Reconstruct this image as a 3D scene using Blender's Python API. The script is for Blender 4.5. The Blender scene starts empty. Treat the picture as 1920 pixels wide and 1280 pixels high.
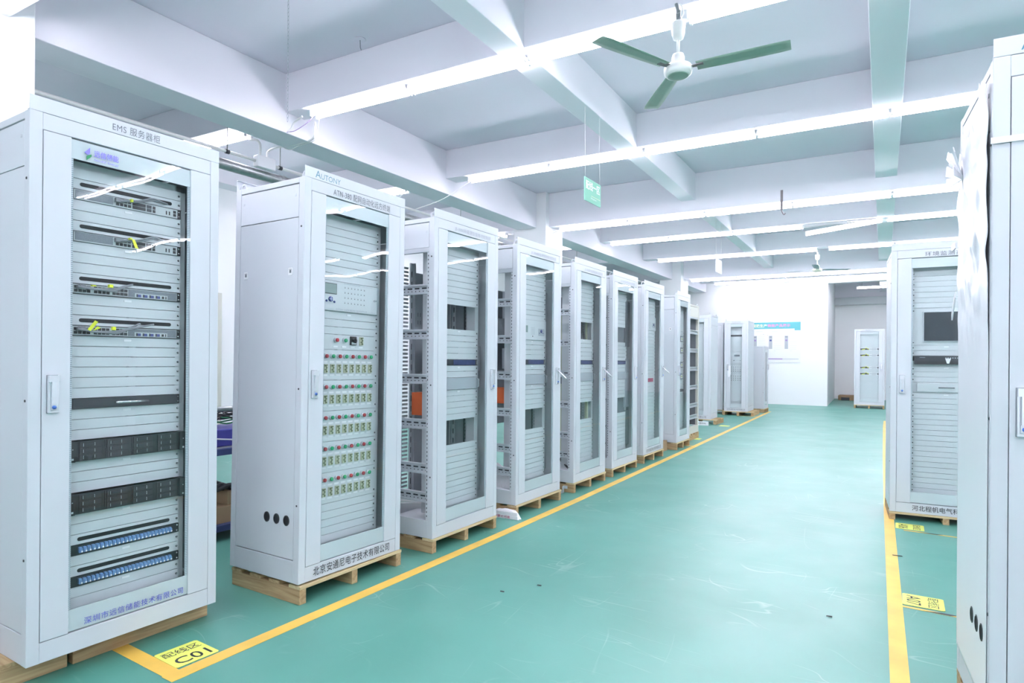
import bpy, math, random
from mathutils import Vector, Matrix
random.seed(7)
SC = bpy.context.scene
COL = SC.collection

# ---------------------------------------------------------------- camera
FPX, YAW, ROLL, CAM_H, SHIFT_PX = 1174.0, math.radians(31.715), math.radians(0.4274), 1.328, 33.84
cam_data = bpy.data.cameras.new('camera')
cam = bpy.data.objects.new('camera', cam_data)
COL.objects.link(cam)
cam_data.sensor_fit = 'HORIZONTAL'
cam_data.sensor_width = 36.0
cam_data.lens = FPX / 1920.0 * 36.0
cam_data.shift_y = SHIFT_PX / 1920.0
cam_data.clip_start = 0.05
cam_data.clip_end = 100
fw = Vector((-math.sin(YAW), math.cos(YAW), 0))
rt = Vector((math.cos(YAW), math.sin(YAW), 0))
up = Vector((0, 0, 1))
rt2 = rt * math.cos(ROLL) + up * math.sin(ROLL)
up2 = -rt * math.sin(ROLL) + up * math.cos(ROLL)
cam.matrix_world = Matrix((
    (rt2.x, up2.x, -fw.x, 0), (rt2.y, up2.y, -fw.y, 0), (rt2.z, up2.z, -fw.z, CAM_H), (0, 0, 0, 1)))
SC.camera = cam

# ---------------------------------------------------------------- world, view
world = bpy.data.worlds.new('world')
SC.world = world
world.use_nodes = True
world.node_tree.nodes['Background'].inputs[0].default_value = (0.75, 0.85, 1.0, 1)
world.node_tree.nodes['Background'].inputs[1].default_value = 0.3
vs = SC.view_settings
SC.display_settings.display_device = 'sRGB'
vs.view_transform = 'Standard'
vs.look = 'None'
vs.gamma = 1.0
vs.use_curve_mapping = False
vs.exposure = 0.86
SC.cycles.max_bounces = 8
SC.cycles.glossy_bounces = 4
TUBE_POWER = 26.0          # radiance of the fluorescent tubes
TUBE_COLOUR = (1.0, 0.938, 1.06)


# ---------------------------------------------------------------- materials
def mat(name, col, rough=0.5, metal=0.0, spec=0.5, emit=None, noise=0.0, nscale=8.0, bump=0.0, coat=0.0):
    m = bpy.data.materials.new(name)
    m.use_nodes = True
    nt = m.node_tree
    b = nt.nodes['Principled BSDF']
    c = (col[0], col[1], col[2], 1)
    b.inputs['Base Color'].default_value = c
    b.inputs['Roughness'].default_value = rough
    b.inputs['Metallic'].default_value = metal
    b.inputs['Specular IOR Level'].default_value = spec
    b.inputs['Coat Weight'].default_value = coat
    if emit:
        b.inputs['Emission Color'].default_value = (emit[0], emit[1], emit[2], 1)
        b.inputs['Emission Strength'].default_value = emit[3]
    if noise or bump:
        tc = nt.nodes.new('ShaderNodeTexCoord')
        nz = nt.nodes.new('ShaderNodeTexNoise')
        nz.inputs['Scale'].default_value = nscale
        nz.inputs['Detail'].default_value = 4
        nt.links.new(tc.outputs['Object'], nz.inputs['Vector'])
        if noise:
            mx = nt.nodes.new('ShaderNodeMix')
            mx.data_type = 'RGBA'
            mx.inputs[6].default_value = tuple(max(0, v * (1 - noise)) for v in col) + (1,)
            mx.inputs[7].default_value = tuple(min(1, v * (1 + noise)) for v in col) + (1,)
            nt.links.new(nz.outputs['Fac'], mx.inputs[0])
            nt.links.new(mx.outputs[2], b.inputs['Base Color'])
        if bump:
            bp = nt.nodes.new('ShaderNodeBump')
            bp.inputs['Strength'].default_value = bump
            bp.inputs['Distance'].default_value = 0.01
            nt.links.new(nz.outputs['Fac'], bp.inputs['Height'])
            nt.links.new(bp.outputs['Normal'], b.inputs['Normal'])
    return m


def glass_mat(name, tint, ior=1.5, haze=0.0):
    m = bpy.data.materials.new(name)
    m.use_nodes = True
    nt = m.node_tree
    nt.nodes.clear()
    o = nt.nodes.new('ShaderNodeOutputMaterial')
    t = nt.nodes.new('ShaderNodeBsdfTransparent')
    t.inputs[0].default_value = tint + (1,)
    g = nt.nodes.new('ShaderNodeBsdfGlossy')
    g.inputs['Roughness'].default_value = 0.0
    tc = nt.nodes.new('ShaderNodeTexCoord')          # float glass is never quite flat
    nz = nt.nodes.new('ShaderNodeTexNoise')
    nz.inputs['Scale'].default_value = 2.6
    nz.inputs['Detail'].default_value = 1
    nt.links.new(tc.outputs['Object'], nz.inputs['Vector'])
    bp = nt.nodes.new('ShaderNodeBump')
    bp.inputs['Strength'].default_value = 1.0
    bp.inputs['Distance'].default_value = 0.0022
    nt.links.new(nz.outputs['Fac'], bp.inputs['Height'])
    nt.links.new(bp.outputs['Normal'], g.inputs['Normal'])
    f = nt.nodes.new('ShaderNodeFresnel')
    f.inputs['IOR'].default_value = ior
    x = nt.nodes.new('ShaderNodeMixShader')
    ge = nt.nodes.new('ShaderNodeNewGeometry')      # reflect on entering faces only: a thin pane has no inner mirror
    iv = nt.nodes.new('ShaderNodeMath')
    iv.operation = 'SUBTRACT'
    iv.inputs[0].default_value = 1.0
    nt.links.new(ge.outputs['Backfacing'], iv.inputs[1])
    mu = nt.nodes.new('ShaderNodeMath')
    mu.operation = 'MULTIPLY'
    nt.links.new(f.outputs[0], mu.inputs[0])
    nt.links.new(iv.outputs[0], mu.inputs[1])
    nt.links.new(mu.outputs[0], x.inputs[0])
    nt.links.new(t.outputs[0], x.inputs[1])
    nt.links.new(g.outputs[0], x.inputs[2])
    nt.links.new(x.outputs[0], o.inputs[0])
    return m


def wood_mat(name, dark, light, axis):
    m = bpy.data.materials.new(name)
    m.use_nodes = True
    nt = m.node_tree
    b = nt.nodes['Principled BSDF']
    b.inputs['Roughness'].default_value = 0.75
    b.inputs['Specular IOR Level'].default_value = 0.2
    tc = nt.nodes.new('ShaderNodeTexCoord')
    mp = nt.nodes.new('ShaderNodeMapping')
    s = [22.0, 22.0, 22.0]
    s[axis] = 1.6
    mp.inputs['Scale'].default_value = s
    nz = nt.nodes.new('ShaderNodeTexNoise')
    nz.inputs['Scale'].default_value = 1.5
    nz.inputs['Detail'].default_value = 5
    nz.inputs['Distortion'].default_value = 1.0
    r = nt.nodes.new('ShaderNodeValToRGB')
    r.color_ramp.elements[0].position = 0.3
    r.color_ramp.elements[0].color = dark + (1,)
    r.color_ramp.elements[1].position = 0.7
    r.color_ramp.elements[1].color = light + (1,)
    nt.links.new(tc.outputs['Object'], mp.inputs['Vector'])
    nt.links.new(mp.outputs[0], nz.inputs['Vector'])
    nt.links.new(nz.outputs['Fac'], r.inputs[0])
    nt.links.new(r.outputs[0], b.inputs['Base Color'])
    return m


def floor_mat():
    m = bpy.data.materials.new('green_epoxy')
    m.use_nodes = True
    nt = m.node_tree
    b = nt.nodes['Principled BSDF']
    tc = nt.nodes.new('ShaderNodeTexCoord')

    def noise(scale, detail=3, dist=0.0, sc=(1, 1, 1), rot=0.0):
        mp = nt.nodes.new('ShaderNodeMapping')
        mp.inputs['Scale'].default_value = sc
        mp.inputs['Rotation'].default_value = (0, 0, rot)
        nt.links.new(tc.outputs['Object'], mp.inputs['Vector'])
        n = nt.nodes.new('ShaderNodeTexNoise')
        n.inputs['Scale'].default_value = scale
        n.inputs['Detail'].default_value = detail
        n.inputs['Distortion'].default_value = dist
        nt.links.new(mp.outputs[0], n.inputs['Vector'])
        return n.outputs['Fac']

    def ramp(src, a, c0, d, c1):
        r = nt.nodes.new('ShaderNodeValToRGB')
        r.color_ramp.elements[0].position = a
        r.color_ramp.elements[0].color = c0
        r.color_ramp.elements[1].position = d
        r.color_ramp.elements[1].color = c1
        nt.links.new(src, r.inputs[0])
        return r.outputs[0]

    def mix(fac, a, c):
        x = nt.nodes.new('ShaderNodeMix')
        x.data_type = 'RGBA'
        nt.links.new(fac, x.inputs[0])
        nt.links.new(a, x.inputs[6])
        if isinstance(c, tuple):
            x.inputs[7].default_value = c
        else:
            nt.links.new(c, x.inputs[7])
        return x.outputs[2]
    base = ramp(noise(1.3, 5, 0.6), 0.25, (0.050, 0.240, 0.180, 1), 0.78, (0.072, 0.295, 0.230, 1))
    worn = ramp(noise(0.45, 6, 0.3, rot=0.4), 0.42, (0, 0, 0, 1), 0.75, (0.5, 0.5, 0.5, 1))
    c = mix(worn, base, (0.16, 0.39, 0.33, 1))
    # thin pale scratches: narrow bands of stretched, distorted noise
    for sc, rot, w, amt in (((1, 4, 1), 0.5, 0.0022, 0.20), ((4, 1, 1), -0.7, 0.0022, 0.18), ((1, 3, 1), 1.9, 0.0018, 0.24), ((1, 6, 1), 2.6, 0.0022, 0.17)):
        n = noise(0.6, 1, 0.6, sc, rot)
        s1 = nt.nodes.new('ShaderNodeMath'); s1.operation = 'SUBTRACT'; s1.inputs[1].default_value = 0.52
        nt.links.new(n, s1.inputs[0])
        ab = nt.nodes.new('ShaderNodeMath'); ab.operation = 'ABSOLUTE'
        nt.links.new(s1.outputs[0], ab.inputs[0])
        line = ramp(ab.outputs[0], 0.0, (1, 1, 1, 1), w, (0, 0, 0, 1))
        brk = ramp(noise(2.3, 6), 0.50, (0, 0, 0, 1), 0.66, (amt, amt, amt, 1))
        mu = nt.nodes.new('ShaderNodeMath'); mu.operation = 'MULTIPLY'
        nt.links.new(line, mu.inputs[0]); nt.links.new(brk, mu.inputs[1])
        c = mix(mu.outputs[0], c, (0.62, 0.78, 0.72, 1))
    nt.links.new(c, b.inputs['Base Color'])
    rr = ramp(noise(2.2, 5), 0.3, (0.38, 0.38, 0.38, 1), 0.75, (0.46, 0.46, 0.46, 1))
    nt.links.new(rr, b.inputs['Roughness'])
    b.inputs['Specular IOR Level'].default_value = 1.0
    bp = nt.nodes.new('ShaderNodeBump')
    bp.inputs['Strength'].default_value = 0.03
    bp.inputs['Distance'].default_value = 0.01
    nt.links.new(noise(5.0, 3), bp.inputs['Height'])
    nt.links.new(bp.outputs[0], b.inputs['Normal'])
    return m


def stripe_mat(name, a, c, scale):
    m = bpy.data.materials.new(name)
    m.use_nodes = True
    nt = m.node_tree
    b = nt.nodes['Principled BSDF']
    tc = nt.nodes.new('ShaderNodeTexCoord')
    w = nt.nodes.new('ShaderNodeTexWave')
    w.bands_direction = 'Z'
    w.inputs['Scale'].default_value = scale
    nt.links.new(tc.outputs['Object'], w.inputs['Vector'])
    r = nt.nodes.new('ShaderNodeValToRGB')
    r.color_ramp.elements[0].position = 0.4
    r.color_ramp.elements[1].position = 0.6
    r.color_ramp.elements[0].color = a + (1,)
    r.color_ramp.elements[1].color = c + (1,)
    nt.links.new(w.outputs['Fac'], r.inputs[0])
    nt.links.new(r.outputs[0], b.inputs['Base Color'])
    return m


M = {}
M['paint'] = mat('cabinet_paint', (0.595, 0.635, 0.672), 0.42, spec=0.4, noise=0.02, nscale=3)
M['panel'] = mat('rack_panel_paint', (0.64, 0.675, 0.695), 0.45, spec=0.35)
M['beige'] = mat('beige_frame_paint', (0.60, 0.61, 0.55), 0.5)
M['dark'] = mat('black_plastic', (0.022, 0.024, 0.027), 0.4)
M['hole'] = mat('dark_opening', (0.012, 0.014, 0.016), 0.8)
M['charcoal'] = mat('charcoal_metal', (0.05, 0.055, 0.062), 0.38, 0.3)
M['bay'] = mat('drive_bay_grey', (0.035, 0.037, 0.04), 0.5)
M['mesh_grey'] = mat('perforated_grey', (0.20, 0.225, 0.25), 0.6, noise=0.5, nscale=260)
M['switch'] = mat('switch_face', (0.52, 0.56, 0.57), 0.45)
M['chrome'] = mat('brushed_chrome', (0.72, 0.73, 0.75), 0.22, 1.0)
M['handle'] = mat('satin_handle', (0.86, 0.88, 0.92), 0.22, 0.6)
M['steel'] = mat('galvanised_steel', (0.38, 0.40, 0.40), 0.34, 0.9, noise=0.3, nscale=20)
M['zinc'] = mat('zinc_plate', (0.58, 0.62, 0.65), 0.4, 0.4)
M['innergrey'] = mat('chassis_grey', (0.42, 0.46, 0.50), 0.5)
M['darkgrey'] = mat('chassis_dark', (0.16, 0.18, 0.20), 0.5)
M['glass'] = glass_mat('door_glass', (0.965, 0.985, 0.987), 1.52)
M['band'] = mat('glass_band', (0.64, 0.69, 0.71), 0.35)
M['white'] = mat('white_plastic', (0.82, 0.84, 0.86), 0.4)
M['label'] = mat('label_white', (0.85, 0.86, 0.88), 0.5)
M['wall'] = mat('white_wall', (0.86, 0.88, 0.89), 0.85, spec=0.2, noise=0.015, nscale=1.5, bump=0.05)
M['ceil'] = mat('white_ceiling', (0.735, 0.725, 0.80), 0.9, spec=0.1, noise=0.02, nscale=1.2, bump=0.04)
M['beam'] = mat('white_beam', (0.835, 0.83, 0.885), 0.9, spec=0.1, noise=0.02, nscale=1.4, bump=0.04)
M['floor'] = floor_mat()
M['tape'] = mat('yellow_line_paint', (0.78, 0.50, 0.09), 0.45, noise=0.28, nscale=5)
M['sticker'] = mat('yellow_sticker', (0.80, 0.86, 0.16), 0.35, noise=0.05, nscale=6)
M['ink'] = mat('black_ink', (0.03, 0.035, 0.04), 0.6)
M['greyink'] = mat('grey_ink', (0.13, 0.15, 0.18), 0.6)
M['paleink'] = mat('pale_ink', (0.36, 0.40, 0.46), 0.6)
M['blueink'] = mat('blue_ink', (0.10, 0.11, 0.52), 0.5)
M['tealink'] = mat('teal_ink', (0.06, 0.22, 0.30), 0.5)
M['green_l'] = mat('logo_green', (0.02, 0.27, 0.10), 0.5)
M['violet_l'] = mat('logo_violet', (0.21, 0.18, 0.72), 0.5)
M['pink'] = mat('pink_lettering', (0.75, 0.25, 0.48), 0.5)
M['cream'] = mat('cream_lettering', (0.85, 0.82, 0.55), 0.5)
M['teal'] = mat('poster_teal', (0.10, 0.42, 0.46), 0.5)
M['poster'] = mat('poster_white', (0.80, 0.82, 0.88), 0.4)
M['purple'] = mat('poster_purple', (0.30, 0.22, 0.45), 0.5)
M['pgreen'] = mat('poster_green', (0.10, 0.45, 0.30), 0.5)
M['signgreen'] = mat('sign_green', (0.27, 0.60, 0.45), 0.2)
M['red'] = mat('button_red', (0.42, 0.035, 0.05), 0.35)
M['grn'] = mat('button_green', (0.02, 0.36, 0.15), 0.35)
M['olive'] = mat('terminal_yellow', (0.53, 0.56, 0.40), 0.5)
M['oliveink'] = mat('terminal_dark', (0.14, 0.17, 0.09), 0.6)
M['navy'] = mat('navy_key', (0.06, 0.08, 0.26), 0.4)
M['lcd'] = mat('lcd_green', (0.27, 0.36, 0.34), 0.25)
M['screen'] = mat('dark_screen', (0.035, 0.045, 0.055), 0.12)
M['bluescreen'] = mat('blue_screen', (0.05, 0.07, 0.18), 0.2, noise=0.6, nscale=30)
M['lockblue'] = mat('lock_blue', (0.05, 0.15, 0.48), 0.3)
M['fibre'] = mat('fibre_blue', (0.18, 0.33, 0.58), 0.4)
M['cable'] = mat('grey_cable', (0.24, 0.26, 0.28), 0.5)
M['wcable'] = mat('white_cable', (0.80, 0.81, 0.80), 0.5)
M['bcable'] = mat('black_cable', (0.02, 0.02, 0.022), 0.5)
M['gcable'] = mat('green_cable', (0.03, 0.24, 0.10), 0.5)
M['tag'] = mat('yellow_tag', (0.72, 0.80, 0.03), 0.4)
M['orange'] = mat('orange_box', (0.72, 0.13, 0.03), 0.45)
M['blade'] = mat('fan_blade_green', (0.28, 0.40, 0.33), 0.5, noise=0.12, nscale=9)
M['fanwhite'] = mat('fan_white', (0.80, 0.82, 0.80), 0.3)
M['fancream'] = mat('fan_cream', (0.74, 0.73, 0.62), 0.35)
M['rust'] = mat('rusty_steel', (0.25, 0.23, 0.24), 0.6, 0.4, noise=0.3, nscale=20)
M['tray'] = mat('batten_white', (0.85, 0.87, 0.89), 0.4)
M['tube'] = mat('lit_tube', (0.9, 0.9, 0.9), 0.3, emit=TUBE_COLOUR + (TUBE_POWER,))
M['wood_x'] = wood_mat('pallet_wood_across', (0.33, 0.22, 0.11), (0.56, 0.43, 0.24), 0)
M['wood_y'] = wood_mat('pallet_wood_along', (0.31, 0.20, 0.10), (0.53, 0.40, 0.22), 1)
M['ply'] = wood_mat('plywood_edge', (0.48, 0.38, 0.20), (0.62, 0.53, 0.33), 0)
M['card'] = mat('cardboard', (0.38, 0.26, 0.15), 0.8, noise=0.1, nscale=10)
M['bluebin'] = mat('blue_bin', (0.09, 0.09, 0.44), 0.4)
M['shelfblue'] = mat('shelf_blue', (0.05, 0.07, 0.19), 0.45)
M['sack'] = mat('white_sack', (0.80, 0.79, 0.82), 0.6, noise=0.08, nscale=30, bump=0.3)
M['redink'] = mat('red_ink', (0.45, 0.04, 0.12), 0.6)
M['film'] = mat('stretch_film', (0.78, 0.80, 0.84), 0.3, spec=0.5)
M['strip'] = stripe_mat('toothed_strip', (0.62, 0.68, 0.72), (0.34, 0.39, 0.43), 38.0)
M['shutter'] = mat('shutter_grey', (0.62, 0.66, 0.68), 0.5)
M['yellowgreen'] = mat('meter_yellow', (0.45, 0.50, 0.12), 0.4)


# ---------------------------------------------------------------- mesh builder
class MB:
    def __init__(self):
        self.v, self.f, self.mi, self.mats, self.sm = [], [], [], [], []

    def _m(self, m):
        m = M[m] if isinstance(m, str) else m
        if m not in self.mats:
            self.mats.append(m)
        return self.mats.index(m)

    def add(self, vs, fs, m, smooth=False):
        o = len(self.v)
        self.v += [tuple(v) for v in vs]
        i = self._m(m)
        for f in fs:
            self.f.append([a + o for a in f])
            self.mi.append(i)
            self.sm.append(smooth)
        return self

    def box(self, x0, x1, y0, y1, z0, z1, m):
        vs = [(x, y, z) for z in (z0, z1) for y in (y0, y1) for x in (x0, x1)]
        fs = [(0, 2, 3, 1), (4, 5, 7, 6), (0, 1, 5, 4), (2, 6, 7, 3), (0, 4, 6, 2), (1, 3, 7, 5)]
        return self.add(vs, fs, m)

    def hexa(self, bottom, top, m):
        return self.add(list(bottom) + list(top),
                        [(3, 2, 1, 0), (4, 5, 6, 7), (0, 1, 5, 4), (1, 2, 6, 5), (2, 3, 7, 6), (3, 0, 4, 7)], m)

    def tube(self, pts, r, m, n=8, cap=True):
        pts = [Vector(p) for p in pts]
        k = len(pts)
        rs = r if isinstance(r, (list, tuple)) else [r] * k
        vs = []
        ref = None
        for i, p in enumerate(pts):
            t = (pts[min(i + 1, k - 1)] - pts[max(i - 1, 0)]).normalized()
            if ref is None:
                ref = Vector((0, 0, 1)) if abs(t.z) < 0.9 else Vector((1, 0, 0))
            a = t.cross(ref).normalized()
            b = a.cross(t).normalized()
            ref = b
            for j in range(n):
                w = 2 * math.pi * j / n
                vs.append(p + (a * math.cos(w) + b * math.sin(w)) * rs[i])
        fs = []
        for i in range(k - 1):
            for j in range(n):
                fs.append((i * n + j, i * n + (j + 1) % n, (i + 1) * n + (j + 1) % n, (i + 1) * n + j))
        if cap:
            fs.append(tuple(range(n))[::-1])
            fs.append(tuple(range((k - 1) * n, k * n)))
        return self.add(vs, fs, m, True)

    def lathe(self, prof, m, n=24, c=(0, 0, 0), axis='z'):
        vs, fs = [], []
        for (r, h) in prof:
            for j in range(n):
                w = 2 * math.pi * j / n
                x, y = r * math.cos(w), r * math.sin(w)
                p = (x, y, h) if axis == 'z' else (x, h, -y)
                vs.append((p[0] + c[0], p[1] + c[1], p[2] + c[2]))
        for i in range(len(prof) - 1):
            for j in range(n):
                fs.append((i * n + j, i * n + (j + 1) % n, (i + 1) * n + (j + 1) % n, (i + 1) * n + j))
        fs.append(tuple(range(n))[::-1])
        fs.append(tuple(range((len(prof) - 1) * n, len(prof) * n)))
        return self.add(vs, fs, m, True)

    def plate(self, poly, y0, y1, m):           # polygon in x,z pulled along y
        n = len(poly)
        vs = [(x, y0, z) for x, z in poly] + [(x, y1, z) for x, z in poly]
        fs = [tuple(range(n)), tuple(range(2 * n - 1, n - 1, -1))]
        for i in range(n):
            j = (i + 1) % n
            fs.append((j, i, n + i, n + j))
        return self.add(vs, fs, m)

    def mesh(self, name):
        me = bpy.data.meshes.new(name)
        me.from_pydata(self.v, [], self.f)
        for m in self.mats:
            me.materials.append(m)
        me.polygons.foreach_set('material_index', self.mi)
        me.polygons.foreach_set('use_smooth', self.sm)
        me.update()
        return me

    def build(self, name, parent=None, loc=(0, 0, 0), bevel=0.0):
        return put(name, self.mesh(name), parent, loc, bevel)


def put(name, me, parent=None, loc=(0, 0, 0), bevel=0.0, rot=None):
    o = bpy.data.objects.new(name, me)
    COL.objects.link(o)
    o.location = loc
    if rot:
        o.rotation_euler = rot
    if parent is not None:
        o.parent = parent
    if bevel:
        b = o.modifiers.new('bevel', 'BEVEL')
        b.width = bevel
        b.segments = 2
        b.limit_method = 'ANGLE'
    return o


def stadium(cx, cz, w, h, n=6):
    r = h / 2
    pts = []
    for k in range(n + 1):
        a = -math.pi / 2 + math.pi * k / n
        pts.append((cx + w / 2 - r + r * math.cos(a), cz + r * math.sin(a)))
    for k in range(n + 1):
        a = math.pi / 2 + math.pi * k / n
        pts.append((cx - w / 2 + r + r * math.cos(a), cz + r * math.sin(a)))
    return pts


def smooth_path(ctrl, n=8):
    p = [Vector(c) for c in ctrl]
    p = [p[0] * 2 - p[1]] + p + [p[-1] * 2 - p[-2]]
    out = []
    for i in range(1, len(p) - 2):
        for k in range(n):
            t = k / n
            a, b, c, d = p[i - 1], p[i], p[i + 1], p[i + 2]
            out.append(0.5 * ((2 * b) + (c - a) * t + (2 * a - 5 * b + 4 * c - d) * t * t + (3 * b - a - 3 * c + d) * t ** 3))
    out.append(p[-2])
    return out


def thing(name, label, cat, loc=(0, 0, 0), rotz=0.0, group=None):
    o = bpy.data.objects.new(name, None)
    o.empty_display_size = 0.1
    COL.objects.link(o)
    o.location = loc
    o.rotation_euler = (0, 0, rotz)
    return tag(o, label, cat, group)


def tag(o, label, cat, group=None):
    o['label'] = label
    o['kind'] = 'thing'
    o['category'] = cat
    if group:
        o['group'] = group
    return o


def structure(o, label=None):
    o['kind'] = 'structure'
    if label:
        o['label'] = label
    return o


_text_cache = {}


def text_mesh(runs, material, width, height, bold=0.0, spacing=1.0):
    """runs: list of (string, size, x_advance_scale). Returns a flat mesh centred on x, base at y=0, fitted to width x height."""
    key = (tuple(runs), material, width, height, bold)
    if key in _text_cache:
        return _text_cache[key]
    vs, fs = [], []
    x = 0.0
    for s, size in runs:
        cu = bpy.data.curves.new('lettering', 'FONT')
        cu.body = s
        cu.size = size
        cu.space_character = spacing
        cu.resolution_u = 3
        cu.offset = bold
        ob = bpy.data.objects.new('lettering', cu)
        COL.objects.link(ob)
        dg = bpy.context.evaluated_depsgraph_get()
        dg.update()
        me = bpy.data.meshes.new_from_object(ob.evaluated_get(dg))
        bpy.data.objects.remove(ob)
        bpy.data.curves.remove(cu)
        if len(me.vertices) == 0:
            bpy.data.meshes.remove(me)
            continue
        x0 = min(v.co.x for v in me.vertices)
        x1 = max(v.co.x for v in me.vertices)
        o = len(vs)
        vs += [(v.co.x - x0 + x, v.co.y, 0) for v in me.vertices]
        fs += [[i + o for i in p.vertices] for p in me.polygons]
        x += x1 - x0 + 0.06 * size
        bpy.data.meshes.remove(me)
    xs = [v[0] for v in vs]
    ys = [v[1] for v in vs]
    sx = width / (max(xs) - min(xs))
    sy = height / (max(ys) - min(ys))
    cx, y0 = (max(xs) + min(xs)) / 2, min(ys)
    me = bpy.data.meshes.new('lettering')
    me.from_pydata([((v[0] - cx) * sx, (v[1] - y0) * sy, 0) for v in vs], [], fs)
    me.materials.append(M[material])
    me.update()
    _text_cache[key] = me
    return me


FRONT = (math.pi / 2, 0, 0)          # lettering that stands upright and reads from local -y


def lettering(s, material, width, height, parent, loc, rot=FRONT, bold=0.0, spacing=1.0, name='lettering'):
    runs = s if isinstance(s, list) else [(s, 1.0)]
    return put(name, text_mesh(tuple(tuple(r) for r in runs), material, width, height, bold, spacing), parent, loc, 0, rot)


# ================================================================ THE ROOM
CZ = 4.17                                     # slab height
structure(MB().box(-9.0, 12.2, -5.2, 26.0, -0.10, 0.0, 'floor').build('floor'), 'glossy green epoxy floor with scuffs and scratches')
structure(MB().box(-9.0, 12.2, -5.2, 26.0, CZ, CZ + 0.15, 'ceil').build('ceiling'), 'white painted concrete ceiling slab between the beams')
structure(MB().box(-9.0, -8.8, -5.2, 26.0, 0, CZ, 'wall').build('wall_left'))
structure(MB().box(12.0, 12.2, -5.2, 26.0, 0, CZ, 'wall').build('wall_right'))
structure(MB().box(-8.8, 12.0, -5.2, -5.0, 0, CZ, 'wall').build('wall_back'))
m = MB()
m.hexa([(-8.8, 20.80, 0), (-1.82, 20.93, 0), (-1.98, 25.45, 0), (-8.8, 25.45, 0)],
       [(-8.8, 20.80, CZ), (-1.82, 20.93, CZ), (-1.98, 25.45, CZ), (-8.8, 25.45, CZ)], 'wall')
structure(m.build('wall_far'), 'bright white wall at the far end of the hall')
structure(MB().box(-8.8, 12.0, 25.45, 25.7, 0, CZ, 'wall').build('wall_recess'), 'white wall at the back of the recess beyond the aisle')

NT = [0]


def trim(mb, label):
    NT[0] += 1
    return structure(mb.build('trim_%d' % NT[0], bevel=0.006), label)


def bar(xa0, xa1, ya, xb0, xb1, yb, z0, z1, m):       # beam along y
    return MB().hexa([(xa0, ya, z0), (xa1, ya, z0), (xb1, yb, z0), (xb0, yb, z0)],
                     [(xa0, ya, z1), (xa1, ya, z1), (xb1, yb, z1), (xb0, yb, z1)], m)


TS = 0.040                                     # the cross beams run slightly askew


def cross_y(i, x):                             # near face of cross beam i
    return 1.49 + 2.643 * i + TS * (x + 5.2)


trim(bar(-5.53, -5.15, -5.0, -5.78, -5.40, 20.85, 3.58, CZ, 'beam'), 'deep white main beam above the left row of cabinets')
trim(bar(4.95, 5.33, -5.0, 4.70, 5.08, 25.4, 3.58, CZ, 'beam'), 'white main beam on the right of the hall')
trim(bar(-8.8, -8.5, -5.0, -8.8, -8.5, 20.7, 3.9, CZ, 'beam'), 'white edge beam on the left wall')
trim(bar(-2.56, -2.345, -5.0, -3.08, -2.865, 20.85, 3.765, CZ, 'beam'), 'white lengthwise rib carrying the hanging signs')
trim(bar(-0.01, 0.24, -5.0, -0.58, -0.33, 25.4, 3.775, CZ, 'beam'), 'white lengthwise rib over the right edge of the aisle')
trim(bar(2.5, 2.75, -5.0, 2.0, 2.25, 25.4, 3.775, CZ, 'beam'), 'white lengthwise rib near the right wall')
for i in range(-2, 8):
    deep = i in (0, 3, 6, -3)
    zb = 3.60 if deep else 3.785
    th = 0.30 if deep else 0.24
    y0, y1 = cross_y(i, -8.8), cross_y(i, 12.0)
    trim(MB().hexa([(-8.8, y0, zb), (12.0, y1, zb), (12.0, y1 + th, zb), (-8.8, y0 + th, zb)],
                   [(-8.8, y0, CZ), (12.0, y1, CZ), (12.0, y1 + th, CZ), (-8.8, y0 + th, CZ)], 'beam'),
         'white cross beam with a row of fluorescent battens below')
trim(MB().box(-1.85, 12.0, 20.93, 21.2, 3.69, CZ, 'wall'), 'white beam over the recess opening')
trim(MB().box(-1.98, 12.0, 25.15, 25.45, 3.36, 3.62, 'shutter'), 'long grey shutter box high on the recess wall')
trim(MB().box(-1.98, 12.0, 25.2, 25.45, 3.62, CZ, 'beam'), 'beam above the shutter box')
# columns under the main beam
for (x0, x1, y0, y1, lb) in ((-5.72, -5.10, 1.30, 1.945, 'white square column beside the nearest cabinet'),
                             (-5.74, -5.10, 9.31, 9.93, 'white square column rising behind the fourth cabinet of the left row'),
                             (-5.72, -5.12, 17.10, 17.80, 'white square column near the far wall')):
    trim(MB().box(x0, x1, y0, y1, 0, CZ - 0.001, 'wall'), lb)
# pilaster on the left wall and window band
trim(MB().box(-8.8, -8.70, 5.64, 5.74, 0, 2.3, 'beige'), 'slim pale post on the left wall')

# ---------------------------------------------------------------- floor lines and stickers
def strip(points, w, m, z=0.0015):
    mb = MB()
    n = len(points)
    L, R = [], []
    for i, (x, y) in enumerate(points):
        a = points[max(i - 1, 0)]
        b = points[min(i + 1, n - 1)]
        d = Vector((b[0] - a[0], b[1] - a[1], 0)).normalized()
        nrm = Vector((-d.y, d.x, 0)) * (w / 2)
        L.append((x + nrm.x, y + nrm.y))
        R.append((x - nrm.x, y - nrm.y))
    for i in range(n - 1):
        q = [L[i], R[i], R[i + 1], L[i + 1]]
        mb.hexa([(p[0], p[1], 0.0002) for p in q], [(p[0], p[1], z) for p in q], m)
    return mb


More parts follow.
